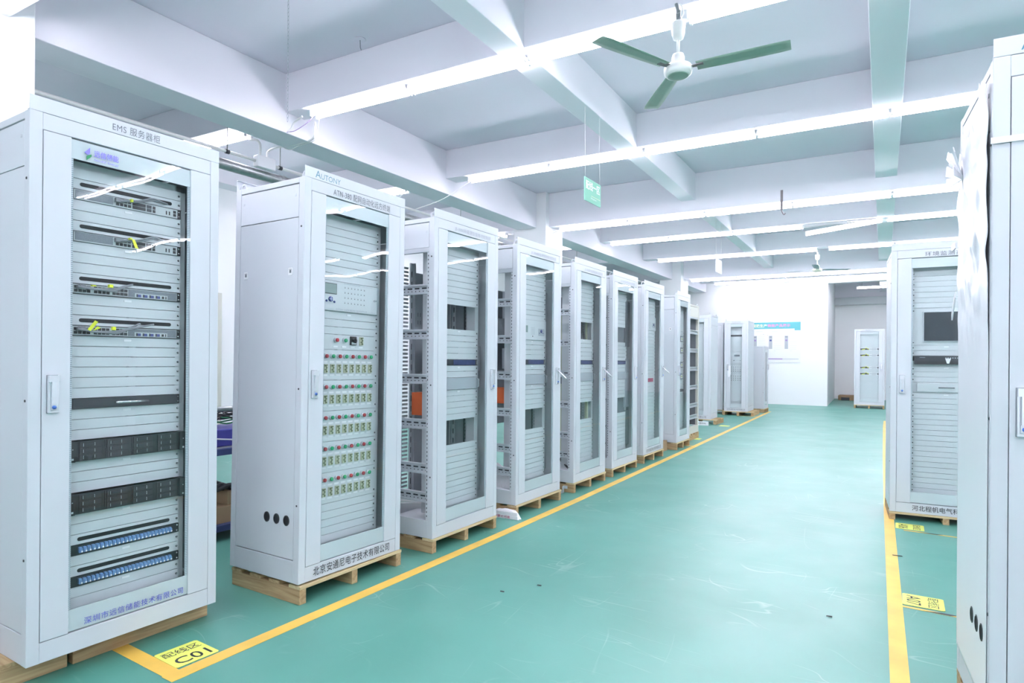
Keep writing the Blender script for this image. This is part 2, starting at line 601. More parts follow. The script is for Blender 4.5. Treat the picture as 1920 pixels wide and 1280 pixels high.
tag(strip([(-2.555, 1.45), (-2.562, 3.0), (-2.566, 4.0), (-2.585, 5.3), (-2.70, 10), (-2.905, 17.75)], 0.076, 'tape').build('floor_line'),
    'long yellow line on the green floor along the left row of cabinets', 'floor line')
tag(strip([(-2.517, 1.488), (-3.6, 1.512)], 0.070, 'tape', 0.0012).build('floor_line'),
    'short yellow line meeting the long one at the corner by the C01 sticker', 'floor line')
tag(strip([(0.055, 1.2), (0.013, 3.05), (-0.018, 4.34), (-0.07, 6.48), (-0.145, 10.04), (-0.235, 15.0), (-0.25, 16.5)], 0.072, 'tape').build('floor_line'),
    'yellow line on the green floor along the right side of the aisle', 'floor line')


def sticker(label, x, y, rot, l1=None, l2=None, s=0.195):
    t = thing('floor_sticker', label, 'sticker', (x, y, 0.0018), rot, 'yellow zone stickers on the floor')
    mb = MB()
    hx = s / 2
    mb.plate([(px, pz) for px, pz in [(-hx + .008, -hx), (hx - .008, -hx), (hx, -hx + .008), (hx, hx - .008), (hx - .008, hx), (-hx + .008, hx), (-hx, hx - .008), (-hx, -hx + .008)]], 0, 0.0012, 'sticker')
    mb.v = [(a, c, -b + 0.0012) for a, b, c in mb.v]
    mb.f = [f[::-1] for f in mb.f]
    mb.build('sheet', t)
    if l1:
        lettering(l1, 'ink', 0.165, 0.052, t, (0, 0.022, 0.0016), (0, 0, 0), 0.003)
        lettering(l2, 'ink', 0.150, 0.068, t, (0.002, -0.078, 0.0016), (0, 0, 0), 0.006)
    return t


sticker('yellow sticker reading C01 at the corner of the yellow line by the nearest cabinet', -2.703, 1.624, math.radians(88), '配线区', 'C01')
sticker('yellow sticker reading A07 on bare green floor right of the right-hand line', 0.122, 4.155, math.radians(-90), '配线区', 'A07')
sticker('yellow sticker under the front edge of the right-hand cabinet', 0.082, 5.99, math.radians(-90), '配线区', 'A06')
sticker('small pale yellow sticker beside the open beige frame', -2.95, 10.72, math.radians(90))
sticker('small pale yellow sticker in front of the far pallet with planks showing', -3.03, 13.2, math.radians(90))
for (x, y, lb) in ((0.14, 4.022, 'frayed yellow and black tape along the lower edge of the A07 sticker'),
                   (0.16, 5.85, 'frayed yellow and black tape below the sticker under the right cabinet')):
    t = thing('hazard_tape', lb, 'tape', (x, y, 0.0), math.radians(-3))
    MB().box(-0.12, 0.30, -0.012, 0.012, 0.0002, 0.0014, 'tape').build('tape_strip', t)
    MB().hexa([(-0.02, -0.012, .0014), (0.10, -0.012, .0014), (0.14, 0.012, .0014), (0.06, 0.012, .0014)],
              [(-0.02, -0.012, .0018), (0.10, -0.012, .0018), (0.14, 0.012, .0018), (0.06, 0.012, .0018)], 'ink').build('black_band', t)
tag(strip([(-3.0, 9.78), (-2.735, 9.80)], 0.05, 'tape').build('floor_line'), 'short yellow cross line beside the eighth cabinet', 'floor line')
tag(strip([(-3.35, 15.9), (-2.87, 15.95)], 0.05, 'tape').build('floor_line'), 'short yellow cross line beside the far cabinet on planks', 'floor line')

# ---------------------------------------------------------------- fluorescent battens
FIX_LEN = 1.20


def fixture_meshes():
    a = MB()
    a.hexa([(-.6, -.030, -.035), (.6, -.030, -.035), (.6, .030, -.035), (-.6, .030, -.035)],
           [(-.6, -.055, 0), (.6, -.055, 0), (.6, .055, 0), (-.6, .055, 0)], 'tray')
    for s in (-1, 1):
        for x in (-.6, .585):
            a.box(x, x + .015, s * .04 - .014, s * .04 + .014, -.066, -.012, 'tray')
    b = MB().tube([(-.588, 0, 0), (.588, 0, 0)], 0.0135, 'tube', 8)
    return a.mesh('batten'), b.mesh('tube')


FIX_TRAY, FIX_TUBE = fixture_meshes()
ORD = ['first', 'second', 'third', 'fourth', 'fifth', 'sixth', 'seventh', 'eighth', 'ninth', 'tenth', 'eleventh', 'twelfth']


def fixture(x, y, z, label, group, tilt=0.0, rz=math.atan(TS)):
    t = thing('fluorescent_light', label, 'ceiling light', (x, y, z), rz, group)
    t.rotation_euler = (0, tilt, rz)
    put('batten', FIX_TRAY, t)
    for s in (-1, 1):
        put('tube', FIX_TUBE, t, (0, s * 0.04, -0.048))
    return t


BEAMNAME = {0: 'nearest cross beam', 1: 'big fan beam', 2: 'beam behind the big fan', 3: 'deep beam at the column',
            4: 'fourth cross beam', 5: 'small far fan beam', 6: 'sixth cross beam', 7: 'far wall beam',
            -1: 'beam behind the camera, added for light', -2: 'rearmost beam, unseen, added for light'}
for i in range(-2, 8):
    deep = i in (0, 3, 6)
    zb = 3.60 if deep else 3.785
    th = 0.15 if deep else 0.12
    if i < 0:  # unseen rows behind the camera, added to light the near cabinet fronts
        xs = [-4.4, -3.18, -1.96, -0.74, 0.48, 1.70, 2.92, 4.14]
    elif i == 0:
        xs = [-4.40, -3.17, -1.94, -0.72, 0.50, 1.72, 2.94, 4.16]
    elif i == 1:
        xs = [-4.38, -3.16, -1.94, -0.68, 0.54, 1.76, 2.98, 4.2]
    elif i == 4:
        xs = [-4.52, -3.30, -2.08, 0.42, 1.64, 2.86, 4.08]
    elif i == 5:
        xs = [-4.40, -3.20, -2.12, -0.70, 0.52, 1.74, 2.96, 4.18]
    elif i >= 6:
        xs = [-4.35, -3.14, -1.93, -0.72, 0.49, 1.70]
    else:
        xs = [-4.36, -3.14, -1.92, -0.70, 0.52, 1.74, 2.96, 4.18]
    if -1 <= i <= 4:
        xs = xs + [6.0, 7.22, 8.44, 9.66]
    for n, x in enumerate(xs):
        y = cross_y(i, x) + th
        fixture(x, y, zb, 'lit ceiling batten under the %s, %s from left' % (BEAMNAME[i], ORD[n]), 'fluorescent battens of the hall')
    if i >= 0:
        for n, x in enumerate((-6.62, -7.85)):
            if i == 0 or i > 4:
                continue
            fixture(x, cross_y(i, x) + th + (0.05 if i == 1 else 0), zb,
                    'lit side bay batten level with the %s, %s from main beam' % (BEAMNAME[i], ORD[n]), 'fluorescent battens of the side bay')
# the batten hanging from one end under the fourth beam
ct = fixture(-0.85, cross_y(4, -0.8) + 0.10, 3.716, 'drooping lit batten hanging by its right end under the fourth beam', 'fluorescent battens of the hall', tilt=-0.105)
rf = fixture(-1.10, 22.5, 3.70, 'lit batten inside the recess behind the far wall', 'fluorescent battens of the hall', rz=0.03)
rf.location.x = -0.55
for x in (-.45, .45):
    MB().tube([(x, 0, -.002), (x, 0, CZ - 3.70)], .004, 'steel', 6).build('hanger_rod', rf)
for x0, x1, y in ((-1.47, -0.78, cross_y(4, -1.0) + 0.12),):
    o = MB().box(x0, x1, y - 0.045, y - 0.015, 3.745, 3.783, 'tray').box(x0, x1, y + .015, y + .045, 3.745, 3.783, 'tray').build('light_bracket')
    tag(o, 'empty white batten rails above the drooping light', 'light bracket')

# ---------------------------------------------------------------- pallets
def pallet(label, loc, rotz, w=0.8, d=0.62, h=0.1, overhang=(0, 0), boards=4, stringer=0.045):
    t = thing('pallet', label, 'pallet', loc, rotz, 'wooden pallets under the cabinets')
    x0, x1 = -overhang[0], w + overhang[1]
    top = 0.018
    bw = (d - 0.0) / boards * 0.62
    for k in range(boards):
        yy = k * (d - bw) / (boards - 1)
        MB().box(x0, x1, yy, yy + bw, h - top, h - 0.0005, 'ply' if k == 0 else 'wood_x').build('deck_board', t, bevel=0.0015)
    for k in range(3):
        xx = x0 + k * (x1 - x0 - stringer) / 2
        mb = MB()
        mb.plate([(xx, 0.0), (xx + stringer, 0.0), (xx + stringer, h - top), (xx, h - top)], 0.004, d - 0.004, 'wood_y')
        mb.build('stringer', t, bevel=0.003)
    return t


# ---------------------------------------------------------------- rack equipment (centred on x, front face y=0, base z=0)
U = 0.04445
HW = 0.2413
_mesh = {}


def cached(key, fn):
    if key not in _mesh:
        _mesh[key] = fn()
    return _mesh[key]


def screws(mb, h):
    zs = [U / 2 + k * U for k in range(int(round(h / U)))] if h > 0 else []
    if len(zs) > 2:
        zs = [zs[0], zs[-1]]
    for s in (-1, 1):
        for z in zs:
            mb.lathe([(.0052, 0.0), (.0052, -.0015), (.0030, -.0042)], 'charcoal', 8, (s * .2325, 0, z), 'y')
            mb.lathe([(.0030, -.0040), (.0018, -.0052)], 'chrome', 6, (s * .2325 - .0006, 0, z + .0008), 'y')


def blank_mesh(n, m='panel', scr=True):
    def f():
        mb = MB().box(-HW, HW, 0, .012, .0012, n * U - .0012, m)
        if scr:
            screws(mb, n * U)
        return mb.mesh('blank_panel')
    return cached(('blank', n, m, scr), f)


def slot_mesh(m='panel'):
    def f():
        mb = MB().box(-HW, HW, 0, .012, .0012, U - .0012, m)
        mb.plate(stadium(0, U * .5, .396, .0165), -.0012, .001, 'hole')
        screws(mb, U)
        return mb.mesh('slotted_panel')
    return cached(('slot', m), f)


def label_mesh():
    return cached('label', lambda: MB().box(-.016, .016, -.0018, 0, -.0048, .0048, 'label').mesh('label_plate'))


def fx(f):
    return (f - 0.5) * 2 * HW


def ears(mb, n, m='dark', proud=.002):
    for s in (-1, 1):
        a, b = (HW - .019, HW) if s > 0 else (-HW, -HW + .019)
        mb.box(a, b, -proud, .01, .001, n * U - .001, m)
        for z in (U * .25, n * U - U * .25):
            mb.lathe([(.0042, -proud), (.0042, -proud - .003)], 'chrome', 8, (s * .2325, 0, z), 'y')


def switch_a(parent, loc, variant):
    def body():
        mb = MB().box(-HW + .019, HW - .019, -.006, .30, .001, U - .001, 'switch')
        ears(mb, 1)
        mb.box(-HW, HW, -.007, .3, U - .003, U - .001, 'charcoal')
        return mb.mesh('network_switch')
    o = put('network_switch', cached('swA', body), parent, loc)

    def vent():
        mb = MB()
        mb.box(fx(.05), fx(.36), -.0072, -.006, .006, U - .005, 'mesh_grey')
        return mb.mesh('vent_grille')
    put('vent_grille', cached('swAv', vent), o)

    def ports():
        mb = MB()
        for r in range(2):
            for k in range(4):
                x = fx(.385 + k * .035)
                mb.box(x, x + .0125, -.0075, -.006, .007 + r * .017, .019 + r * .017, 'dark')
        for r in range(2):
            mb.box(fx(.53), fx(.65), -.0075, -.006, .006 + r * .016, .020 + r * .016, 'dark')
            mb.box(fx(.66), fx(.705), -.0075, -.006, .006 + r * .016, .020 + r * .016, 'charcoal')
            mb.box(fx(.717), fx(.742), -.0075, -.006, .006 + r * .016, .019 + r * .016, 'dark')
            mb.box(fx(.918), fx(.945), -.0075, -.006, .008 + r * .015, .020 + r * .015, 'dark')
        for f in (.845, .875):
            mb.box(fx(f), fx(f) + .005, -.0075, -.006, .010, .027, 'dark')
        return mb.mesh('port_block')
    put('port_block', cached('swAp', ports), o)
    MB().tube(smooth_path([(fx(.40), -.012, .030), (fx(.47), -.035, .031), (fx(.56), -.045, .040), (fx(.68), -.04, .062), (fx(.80), -.02, .060), (fx(.88), .006, .062)]), .0042, 'cable', 6).build('patch_cable', o)
    MB().tube(smooth_path([(fx(.38), -.012, .028), (fx(.46), -.030, .027), (fx(.56), -.042, .034), (fx(.70), -.035, .056), (fx(.86), .006, .060)]), .0042, 'cable', 6).build('patch_cable', o)
    MB().box(fx(.37), fx(.44), -.022, -.006, .021, .037, 'cable').build('cable_plug', o)
    if variant == 0:
        MB().box(fx(.475), fx(.492), -.050, -.028, .026, .038, 'tag').build('cable_tag', o)
    else:
        MB().hexa([(fx(.462), -.054, .034), (fx(.480), -.054, .034), (fx(.480), -.036, .034), (fx(.462), -.036, .034)],
                  [(fx(.462), -.054, .042), (fx(.480), -.054, .042), (fx(.480), -.036, .042), (fx(.462), -.036, .042)], 'tag').build('cable_tag', o)
        MB().plate([(fx(.475), .036), (fx(.50), .036), (fx(.535), -.002), (fx(.505), -.002)], -.056, -.054, 'tag').build('cable_tag', o)
    return o


def switch_b(parent, loc, variant):
    def body():
        mb = MB().box(-HW, HW - .019, -.006, .30, .001, U - .001, 'switch')
        ears(mb, 1)
        mb.box(-HW, HW, -.007, .3, U - .003, U - .001, 'charcoal')
        mb.box(-HW, HW, -.007, .3, .001, .003, 'charcoal')
        return mb.mesh('network_switch')
    o = put('network_switch', cached('swB', body), parent, loc)

    def grille():
        mb = MB()
        mb.box(fx(.50), fx(.955), -.0072, -.006, .006, U - .006, 'mesh_grey')
        mb.box(fx(.555), fx(.865), -.0082, -.006, .004, .024, 'switch')
        return mb.mesh('vent_grille')
    put('vent_grille', cached('swBv', grille), o)

    def ports():
        mb = MB()
        for g, f0 in enumerate((.045, .205, .36)):
            for r in range(2):
                for k in range(4):
                    x = fx(f0 + k * .034)
                    mb.box(x, x + .013, -.0078, -.006, .008 + r * .016, .020 + r * .016, 'dark')
        for k in range(4):
            x = fx(.570 + k * .060)
            mb.box(x, x + .020, -.0092, -.0082, .007, .019, 'navy')
            mb.box(x, x + .006, -.0096, -.0082, .007, .020, 'charcoal')
        mb.box(fx(.81), fx(.83), -.0092, -.0082, .008, .019, 'dark')
        mb.box(fx(.845), fx(.853), -.0092, -.0082, .007, .020, 'dark')
        return mb.mesh('port_block')
    put('port_block', cached('swBp', ports), o)
    for k, (f0, dz) in enumerate(((.06, 0), (.10, .002), (.14, -.002), (.075, .003))):
        x = fx(f0)
        MB().box(x, x + .011, -.024, -.006, .022 + dz, .036 + dz, 'cable').build('cable_plug', o)
        if variant == 0:
            path = [(x, -.024, .028 + dz), (x + .05, -.040, .022 + dz), (fx(.34), -.045, .026 + 2 * dz), (fx(.44), -.036, .046 + dz), (fx(.55), .004, .064)]
        else:
            e = .62 if k < 2 else .74
            path = [(x, -.024, .028 + dz), (x + .06, -.042, .017 + dz), (fx(.36), -.050, .018 + 2 * dz), (fx(.46), -.045, .034 + dz), (fx(e - .05), -.025, .060), (fx(e), .004, .062)]
        MB().tube(smooth_path(path), .0040, 'cable', 6).build('patch_cable', o)
    if variant == 0:
        MB().box(fx(.285), fx(.315), -.058, -.040, .034, .047, 'tag').build('cable_tag', o)
        MB().box(fx(.155), fx(.185), -.046, -.03, .034, .039, 'tag').build('cable_tag', o)
    else:
        MB().plate([(fx(.115), .026), (fx(.14), .020), (fx(.20), .060), (fx(.175), .066)], -.050, -.047, 'tag').build('cable_tag', o)
        MB().plate([(fx(.16), .022), (fx(.225), .034), (fx(.20), .042)], -.046, -.043, 'tag').build('cable_tag', o)
        MB().box(fx(.31), fx(.338), -.06, -.045, .028, .042, 'tag').build('cable_tag', o)
    return o


def drawer_unit(parent, loc):
    mb = MB().box(-HW + .018, HW - .018, -.012, .25, .001, U - .001, 'charcoal')
    ears(mb, 1, 'dark')
    o = mb.build('rack_drawer', parent, loc, bevel=0.001)
    h = MB().tube([(fx(.38), -.034, U * .5), (fx(.665), -.034, U * .5)], .0055, 'chrome', 8)
    for f in (.385, .66):
        h.tube([(fx(f), -.034, U * .5), (fx(f), -.010, U * .5)], .004, 'chrome', 8)
    h.build('drawer_handle', o)
    return o


def server_unit(parent, loc):
    mb = MB().box(-HW + .017, HW - .017, -.028, .30, .002, 2 * U - .002, 'dark')
    mb.box(-HW + .017, HW - .017, -.0295, .02, 2 * U - .005, 2 * U - .002, 'charcoal')
    for f in (.285, .515):
        mb.box(fx(f), fx(f) + .0018, -.0305, -.028, .004, 2 * U - .006, 'charcoal')
    o = mb.build('rack_server', parent, loc)
    for s in (-1, 1):
        a, b = (HW - .017, HW + .014) if s > 0 else (-HW - .004, -HW + .017)
        e = MB().box(a, b, -.040, .01, .0015, 2 * U - .0015, 'dark')
        e.box((a + b) / 2 - .004, (a + b) / 2 + .004, -.0408, -.04, .010, .018, 'zinc')
        e.lathe([(.003, -.04), (.002, -.042)], 'zinc', 6, ((a + b) / 2, 0, .055), 'y')
        e.build('server_ear', o, bevel=0.002)

    def bay():
        m2 = MB().box(0, .086, -.031, -.028, 0, .0235, 'bay')
        m2.box(.012, .018, -.0335, -.031, .004, .0195, 'charcoal')
        m2.box(.020, .058, -.0325, -.031, .008, .0155, 'charcoal')
        m2.box(.013, .0145, -.034, -.0335, .005, .0185, 'zinc')
        m2.box(.058, .0595, -.0335, -.031, .005, .0185, 'zinc')
        return m2.mesh('drive_bay')
    bm_ = cached('bay', bay)
    for c in range(4):
        for r in range(3):
            put('drive_bay', bm_, o, (fx((.075, .30, .53, .755)[c]), 0, .006 + r * .0265))
    return o


def patch_panel(parent, loc):
    mb = MB().box(-HW, HW, -.003, .05, .001, U - .001, 'dark')
    for s in (-1, 1):
        for z in (U * .22, U * .78):
            mb.lathe([(.0045, -.003), (.0045, -.006)], 'chrome', 8, (s * .2325, 0, z), 'y')
    o = mb.build('fibre_patch_panel', parent, loc)

    def ad():
        m2 = MB().box(0, .0105, -.016, -.003, .011, .034, 'fibre')
        m2.box(.0035, .0105, -.021, -.016, .019, .029, 'fibre')
        m2.box(.0045, .0105, -.0225, -.021, .013, .020, 'label')
        return m2.mesh('fibre_adapter')
    am = cached('ad', ad)
    for k in range(24):
        put('fibre_adapter', am, o, (-.196 + k * .01675, 0, 0))
    return o


def relay_unit(parent, loc, big=True):
    n = 4
    mb = MB().box(-HW, HW, 0, .02, .001, n * U - .001, 'panel')
    mb.box(-HW + .004, HW - .012, -.014, 0, .004, n * U - .004, 'panel')
    mb.box(HW - .022, HW - .010, -.016, 0, .003, n * U - .003, 'innergrey')
    for z in (n * U - .012,):
        mb.box(.09, .215, -.0146, -.014, z - .001, z, 'paleink')
    mb.box(-.215, -.13, -.0146, -.014, .012, .013, 'paleink')
    mb.box(.14, .205, -.0146, -.014, .012, .013, 'paleink')
    o = mb.build('protection_relay', parent, loc, bevel=0.0015)
    MB().box(-.205, -.110, -.0165, -.014, .098, .160, 'dark').build('lcd_frame', o)
    MB().box(-.202, -.113, -.0175, -.0165, .101, .157, 'lcd').build('lcd_screen', o)
    k = MB().lathe([(.0155, -.014), (.0155, -.018), (.013, -.020)], 'navy', 20, (-.155, 0, .068), 'y')
    k.box(-.168, -.142, -.0206, -.0195, .0672, .0688, 'label').box(-.1558, -.1542, -.0206, -.0195, .055, .081, 'label')
    k.build('keypad', o)
    for dx, dz in ((-.030, -.012), (.028, -.014)):
        MB().lathe([(.0065, -.014), (.0065, -.018)], 'navy', 14, (-.155 + dx, 0, .068 + dz), 'y').build('key_button', o)
    d = MB()
    for r in range(4):
        for c in range(7):
            d.box(-.048 + c * .026, -.043 + c * .026, -.0155, -.014, .052 + r * .030, .056 + r * .030, 'charcoal')
            d.box(-.052 + c * .026, -.040 + c * .026, -.0145, -.014, .0605 + r * .030, .0615 + r * .030, 'paleink')
    d.build('indicator_array', o)
    kn = MB().lathe([(.006, -.014), (.006, -.026), (.004, -.030)], 'chrome', 12, (.197, 0, .088), 'y')
    kn.build('door_knob', o)
    lettering('AUTONY 北京安通尼电子技术有限公司', 'paleink', .25, .012, o, (0.01, -.0147, .008))
    lettering('ATN-380 配网自动化远方终端', 'paleink', .13, .010, o, (0.01, -.0147, .163))
    return o


def small_relay(parent, loc):
    n = 4
    mb = MB().box(-HW, HW, -.010, .02, .001, n * U - .001, 'panel')
    mb.box(.10, .21, -.0105, -.010, .04, .105, 'innergrey')
    o = mb.build('protection_relay', parent, loc, bevel=0.0015)
    MB().box(-.165, -.095, -.013, -.010, .065, .125, 'lcd').build('lcd_screen', o)
    MB().lathe([(.015, -.0105), (.015, -.016)], 'navy', 18, (.15, 0, .082), 'y').build('keypad', o)
    d = MB()
    for c in range(4):
        for r in range(5):
            d.box(-.03 + c * .018, -.024 + c * .018, -.0115, -.010, .05 + r * .014, .0535 + r * .014, 'paleink')
    d.box(-.01, 0, -.013, -.01, .028, .036, 'dark').box(.112, .122, -.013, -.01, .06, .068, 'navy').box(.178, .188, -.013, -.01, .06, .068, 'navy')
    d.build('indicator_array', o)
    return o


def button_mesh(col):
    def f():
        mb = MB().lathe([(.0145, 0), (.0145, -.008), (.0125, -.013)], 'zinc', 20, (0, 0, 0), 'y')
        mb.lathe([(.0112, -.012), (.0112, -.021), (.009, -.0225)], col, 18, (0, 0, 0), 'y')
        return mb.mesh('push_button')
    return cached(('btn', col), f)


def terminal_mesh():
    def f():
        mb = MB().box(-.012, .012, -.012, 0, -.025, .025, 'olive')
        rnd = random.Random(3)
        for k in range(4):
            z = -.020 + k * .0105
            x = -.0105 if k % 2 else -.001
            mb.box(x, x + .011, -.0135, -.012, z, z + .0065, 'oliveink')
        mb.box(-.009, .009, -.016, -.012, .0175, .0225, 'oliveink').box(-.002, .002, -.0145, -.012, -.022, .018, 'oliveink')
        return mb.mesh('test_terminal')
    return cached('term', f)


def small_label():
    return cached('slab', lambda: MB().box(-.0175, .0175, -.0015, 0, -.005, .005, 'label').mesh('label_plate'))


def control_row(parent, loc):
    o = put('control_panel', blank_mesh(4), parent, loc)
    z1, z2 = .139, .067
    for k in range(8):
        x = -.1764 + k * .0504
        put('push_button', button_mesh('red' if k % 2 == 0 else 'grn'), o, (x, 0, z1))
        put('label_plate', small_label(), o, (x, 0, z1 - .033))
        put('test_terminal', terminal_mesh(), o, (x, 0, z2))
        put('label_plate', small_label(), o, (x, 0, z2 - .037))
    return o


def selector_row(parent, loc):
    o = put('control_panel', blank_mesh(2), parent, loc)
    z = .056
    put('push_button', button_mesh('red'), o, (-.100, 0, z))
    put('push_button', button_mesh('grn'), o, (-.034, 0, z))
    mb = MB().box(.012, .056, -.012, 0, z - .026, z + .026, 'dark')
    mb.box(.016, .052, -.013, -.012, z - .022, z - .008, 'zinc').lathe([(.012, -.012), (.012, -.028)], 'dark', 14, (.034, 0, z), 'y')
    mb.box(.030, .038, -.032, -.02, z - .014, z + .014, 'dark')
    mb.build('selector_switch', o)
    put('test_terminal', terminal_mesh(), o, (.100, 0, z))
    for x in (-.100, -.034, .034, .100):
        put('label_plate', small_label(), o, (x, 0, z - .038))
    return o


def display_strip(parent, loc):
    mb = MB().box(-HW, HW, -.004, .03, .001, U - .001, 'dark')
    mb.box(fx(.045), fx(.35), -.0048, -.004, .005, U - .005, 'screen')
    mb.box(HW - .016, HW - .010, -.012, -.004, .006, U - .006, 'zinc')
    o = mb.build('rack_controller', parent, loc)
    MB().box(fx(.36), fx(.93), -.0055, -.004, .004, U - .004, 'bluescreen').build('display', o)
    return o


def grey_unit(parent, loc, n=2):
    mb = MB().box(-HW + .005, HW - .005, -.010, .04, .002, n * U - .002, 'innergrey')
    mb.box(-HW, HW, 0, .01, .001, n * U - .001, 'panel')
    for k in range(4):
        mb.lathe([(.003, -.010), (.003, -.0115)], 'dark', 6, (-.20 + (k % 2) * .03, 0, .025 + (k // 2) * .035), 'y')
    mb.box(.12, .19, -.0108, -.010, n * U - .015, n * U - .012, 'paleink')
    o = mb.build('grey_chassis', parent, loc)
    MB().tube([(HW - .020, -.010, .012), (HW - .020, -.030, .016), (HW - .020, -.030, n * U - .016), (HW - .020, -.010, n * U - .012)], .004, 'zinc', 6).build('pull_handle', o)
    return o


def monitor_unit(parent, loc):
    o = put('monitor_panel', blank_mesh(7), parent, loc)
    MB().box(-.165, .165, -.014, 0, .028, .282, 'zinc').build('monitor_bezel', o, bevel=0.003)
    MB().box(-.158, .158, -.0155, -.014, .035, .275, 'screen').build('monitor_screen', o)
    return o


def recorder_unit(parent, loc):
    mb = MB().box(-HW + .016, HW - .016, -.03, .2, -.028, U - .001, 'charcoal')
    ears(mb, 1, 'dark')
    mb.box(-.21, .21, -.0315, -.03, -.024, -.002, 'dark')
    for k in range(9):
        mb.box(-.01 + k * .016, -.004 + k * .016, -.0315, -.03, .022, .030, 'zinc')
    mb.box(-.19, -.15, -.0312, -.03, .028, .032, 'paleink')
    o = mb.build('video_recorder', parent, loc)
    MB().hexa([(.0, -.045, -.02), (.014, -.045, -.02), (.014, -.03, -.02), (.0, -.03, -.02)],
              [(-.012, -.036, .022), (.028, -.036, .022), (.028, -.03, .022), (-.012, -.03, .022)], 'label').build('paper_tag', o)
    return o


def keyboard_unit(parent, loc):
    mb = MB().box(-HW, HW, 0, .2, .001, 2 * U - .001, 'panel')
    mb.box(-.205, .205, -.012, 0, .010, 2 * U - .010, 'panel')
    o = mb.build('keyboard_drawer', parent, loc, bevel=0.0015)
    h = MB().tube([(-.055, -.032, .046), (.055, -.032, .046)], .004, 'darkgrey', 8)
    for x in (-.05, .05):
        h.tube([(x, -.032, .046), (x, -.01, .046)], .004, 'darkgrey', 8)
    h.build('drawer_handle', o)
    return o


def meter_panel(parent, loc, n):
    o = put('meter_panel', blank_mesh(n), parent, loc)
    MB().box(-.11, .11, -.004, 0, n * U - .085, n * U - .035, 'darkgrey').build('meter_display', o)
    for x in (-.115, .115):
        MB().lathe([(.012, 0), (.012, -.01)], 'dark' if x < 0 else 'zinc', 12, (x, 0, n * U - .20), 'y').build('indicator_lamp', o)
    return o


def dot_panel(parent, loc, n, cols=6, rows=4):
    mb = MB().box(-HW, HW, 0, .012, .0012, n * U - .0012, 'panel')
    for c in range(cols):
        for r in range(rows):
            x = -.185 + c * .37 / (cols - 1)
            z = .05 + r * (n * U - .1) / (rows - 1)
            mb.box(x - .009, x + .009, -.003, 0, z - .006, z + .006, 'darkgrey')
            mb.box(x - .016, x + .016, -.001, 0, z + .012, z + .018, 'label')
    return mb.build('breaker_panel', parent, loc)


def dark_bar(parent, loc):
    return MB().box(-HW, HW, -.006, .03, .002, U - .002, 'charcoal').build('rack_controller', parent, loc)


def gauge_panel(parent, loc, n=3):
    o = put('gauge_panel', blank_mesh(n), parent, loc)
    for x in (-.14, .08):
        g = MB().box(x - .055, x + .055, -.02, 0, .015, .11, 'darkgrey')
        g.box(x - .045, x + .045, -.0215, -.02, .035, .085, 'label').box(x - .03, x + .03, -.0225, -.0215, .05, .072, 'yellowgreen' if x > 0 else 'zinc')
        g.build('gauge', o)
    return o


def strip_panel(parent, loc):
    mb = MB().box(-HW, HW, 0, .012, .001, 2 * U - .001, 'panel')
    for k in range(8):
        mb.box(-.19 + k * .045, -.155 + k * .045, -.006, 0, .018, .068, 'redink')
    return mb.build('fuse_panel', parent, loc)


def net_row(parent, loc):
    mb = MB().box(-HW, HW, -.006, .03, -.010, U + .010, 'label')
    o = mb.build('network_switch', parent, loc)
    d = MB().box(-.23, -.01, -.012, -.006, .002, .042, 'dark').box(.20, .238, -.012, -.006, .004, .040, 'dark').box(.0, .20, -.008, -.006, .012, .034, 'innergrey')
    d.box(.06, .17, -.010, -.006, .045, .049, 'charcoal').box(.06, .17, -.010, -.006, -.006, -.002, 'charcoal').box(-.17, -.06, -.010, -.006, .047, .051, 'charcoal')
    d.build('port_block', o)
    for x, z in ((-.19, .0), (-.15, .008), (-.05, .02), (-.10, .045)):
        MB().box(x, x + .04, -.02, -.010, z, z + .018, 'tag').build('cable_tag', o)
    return o


# ---------------------------------------------------------------- cabinets
def rails_set(mb, w, d, x, zs, t=.045):
    pass


HANDLE = None


def handle_mesh(openlever):
    def f():
        mb = MB()
        mb.box(-.0185, .0185, -.014, 0, 0, .150, 'handle')
        mb.box(-.0185, .0185, -.022, -.014, .124, .150, 'handle')
        mb.box(-.0205, .0205, -.001, 0, -.002, .152, 'darkgrey')  # slightly larger dark plate, paints a shadow outline round the handle
        mb.box(-.013, .013, -.0146, -.014, .008, .126, 'innergrey')
        return mb.mesh('door_handle')
    return cached(('handle', openlever), f)


def lever_mesh(openlever):
    def f():
        mb = MB()
        if openlever:
            ang = math.radians(50)
            p0 = Vector((0, -.012, .128))
            p1 = p0 + Vector((0, -math.sin(ang) * .115, -math.cos(ang) * .115))
            mb.tube([p0, p0.lerp(p1, .5), p1], [.009, .008, .006], 'handle', 8)
        else:
            mb.box(-.0095, .0095, -.025, -.0146, .036, .124, 'handle')
            mb.box(-.0105, .0105, -.018, -.0146, .012, .036, 'handle')
        return mb.mesh('lever')
    return cached(('lever', openlever), f)


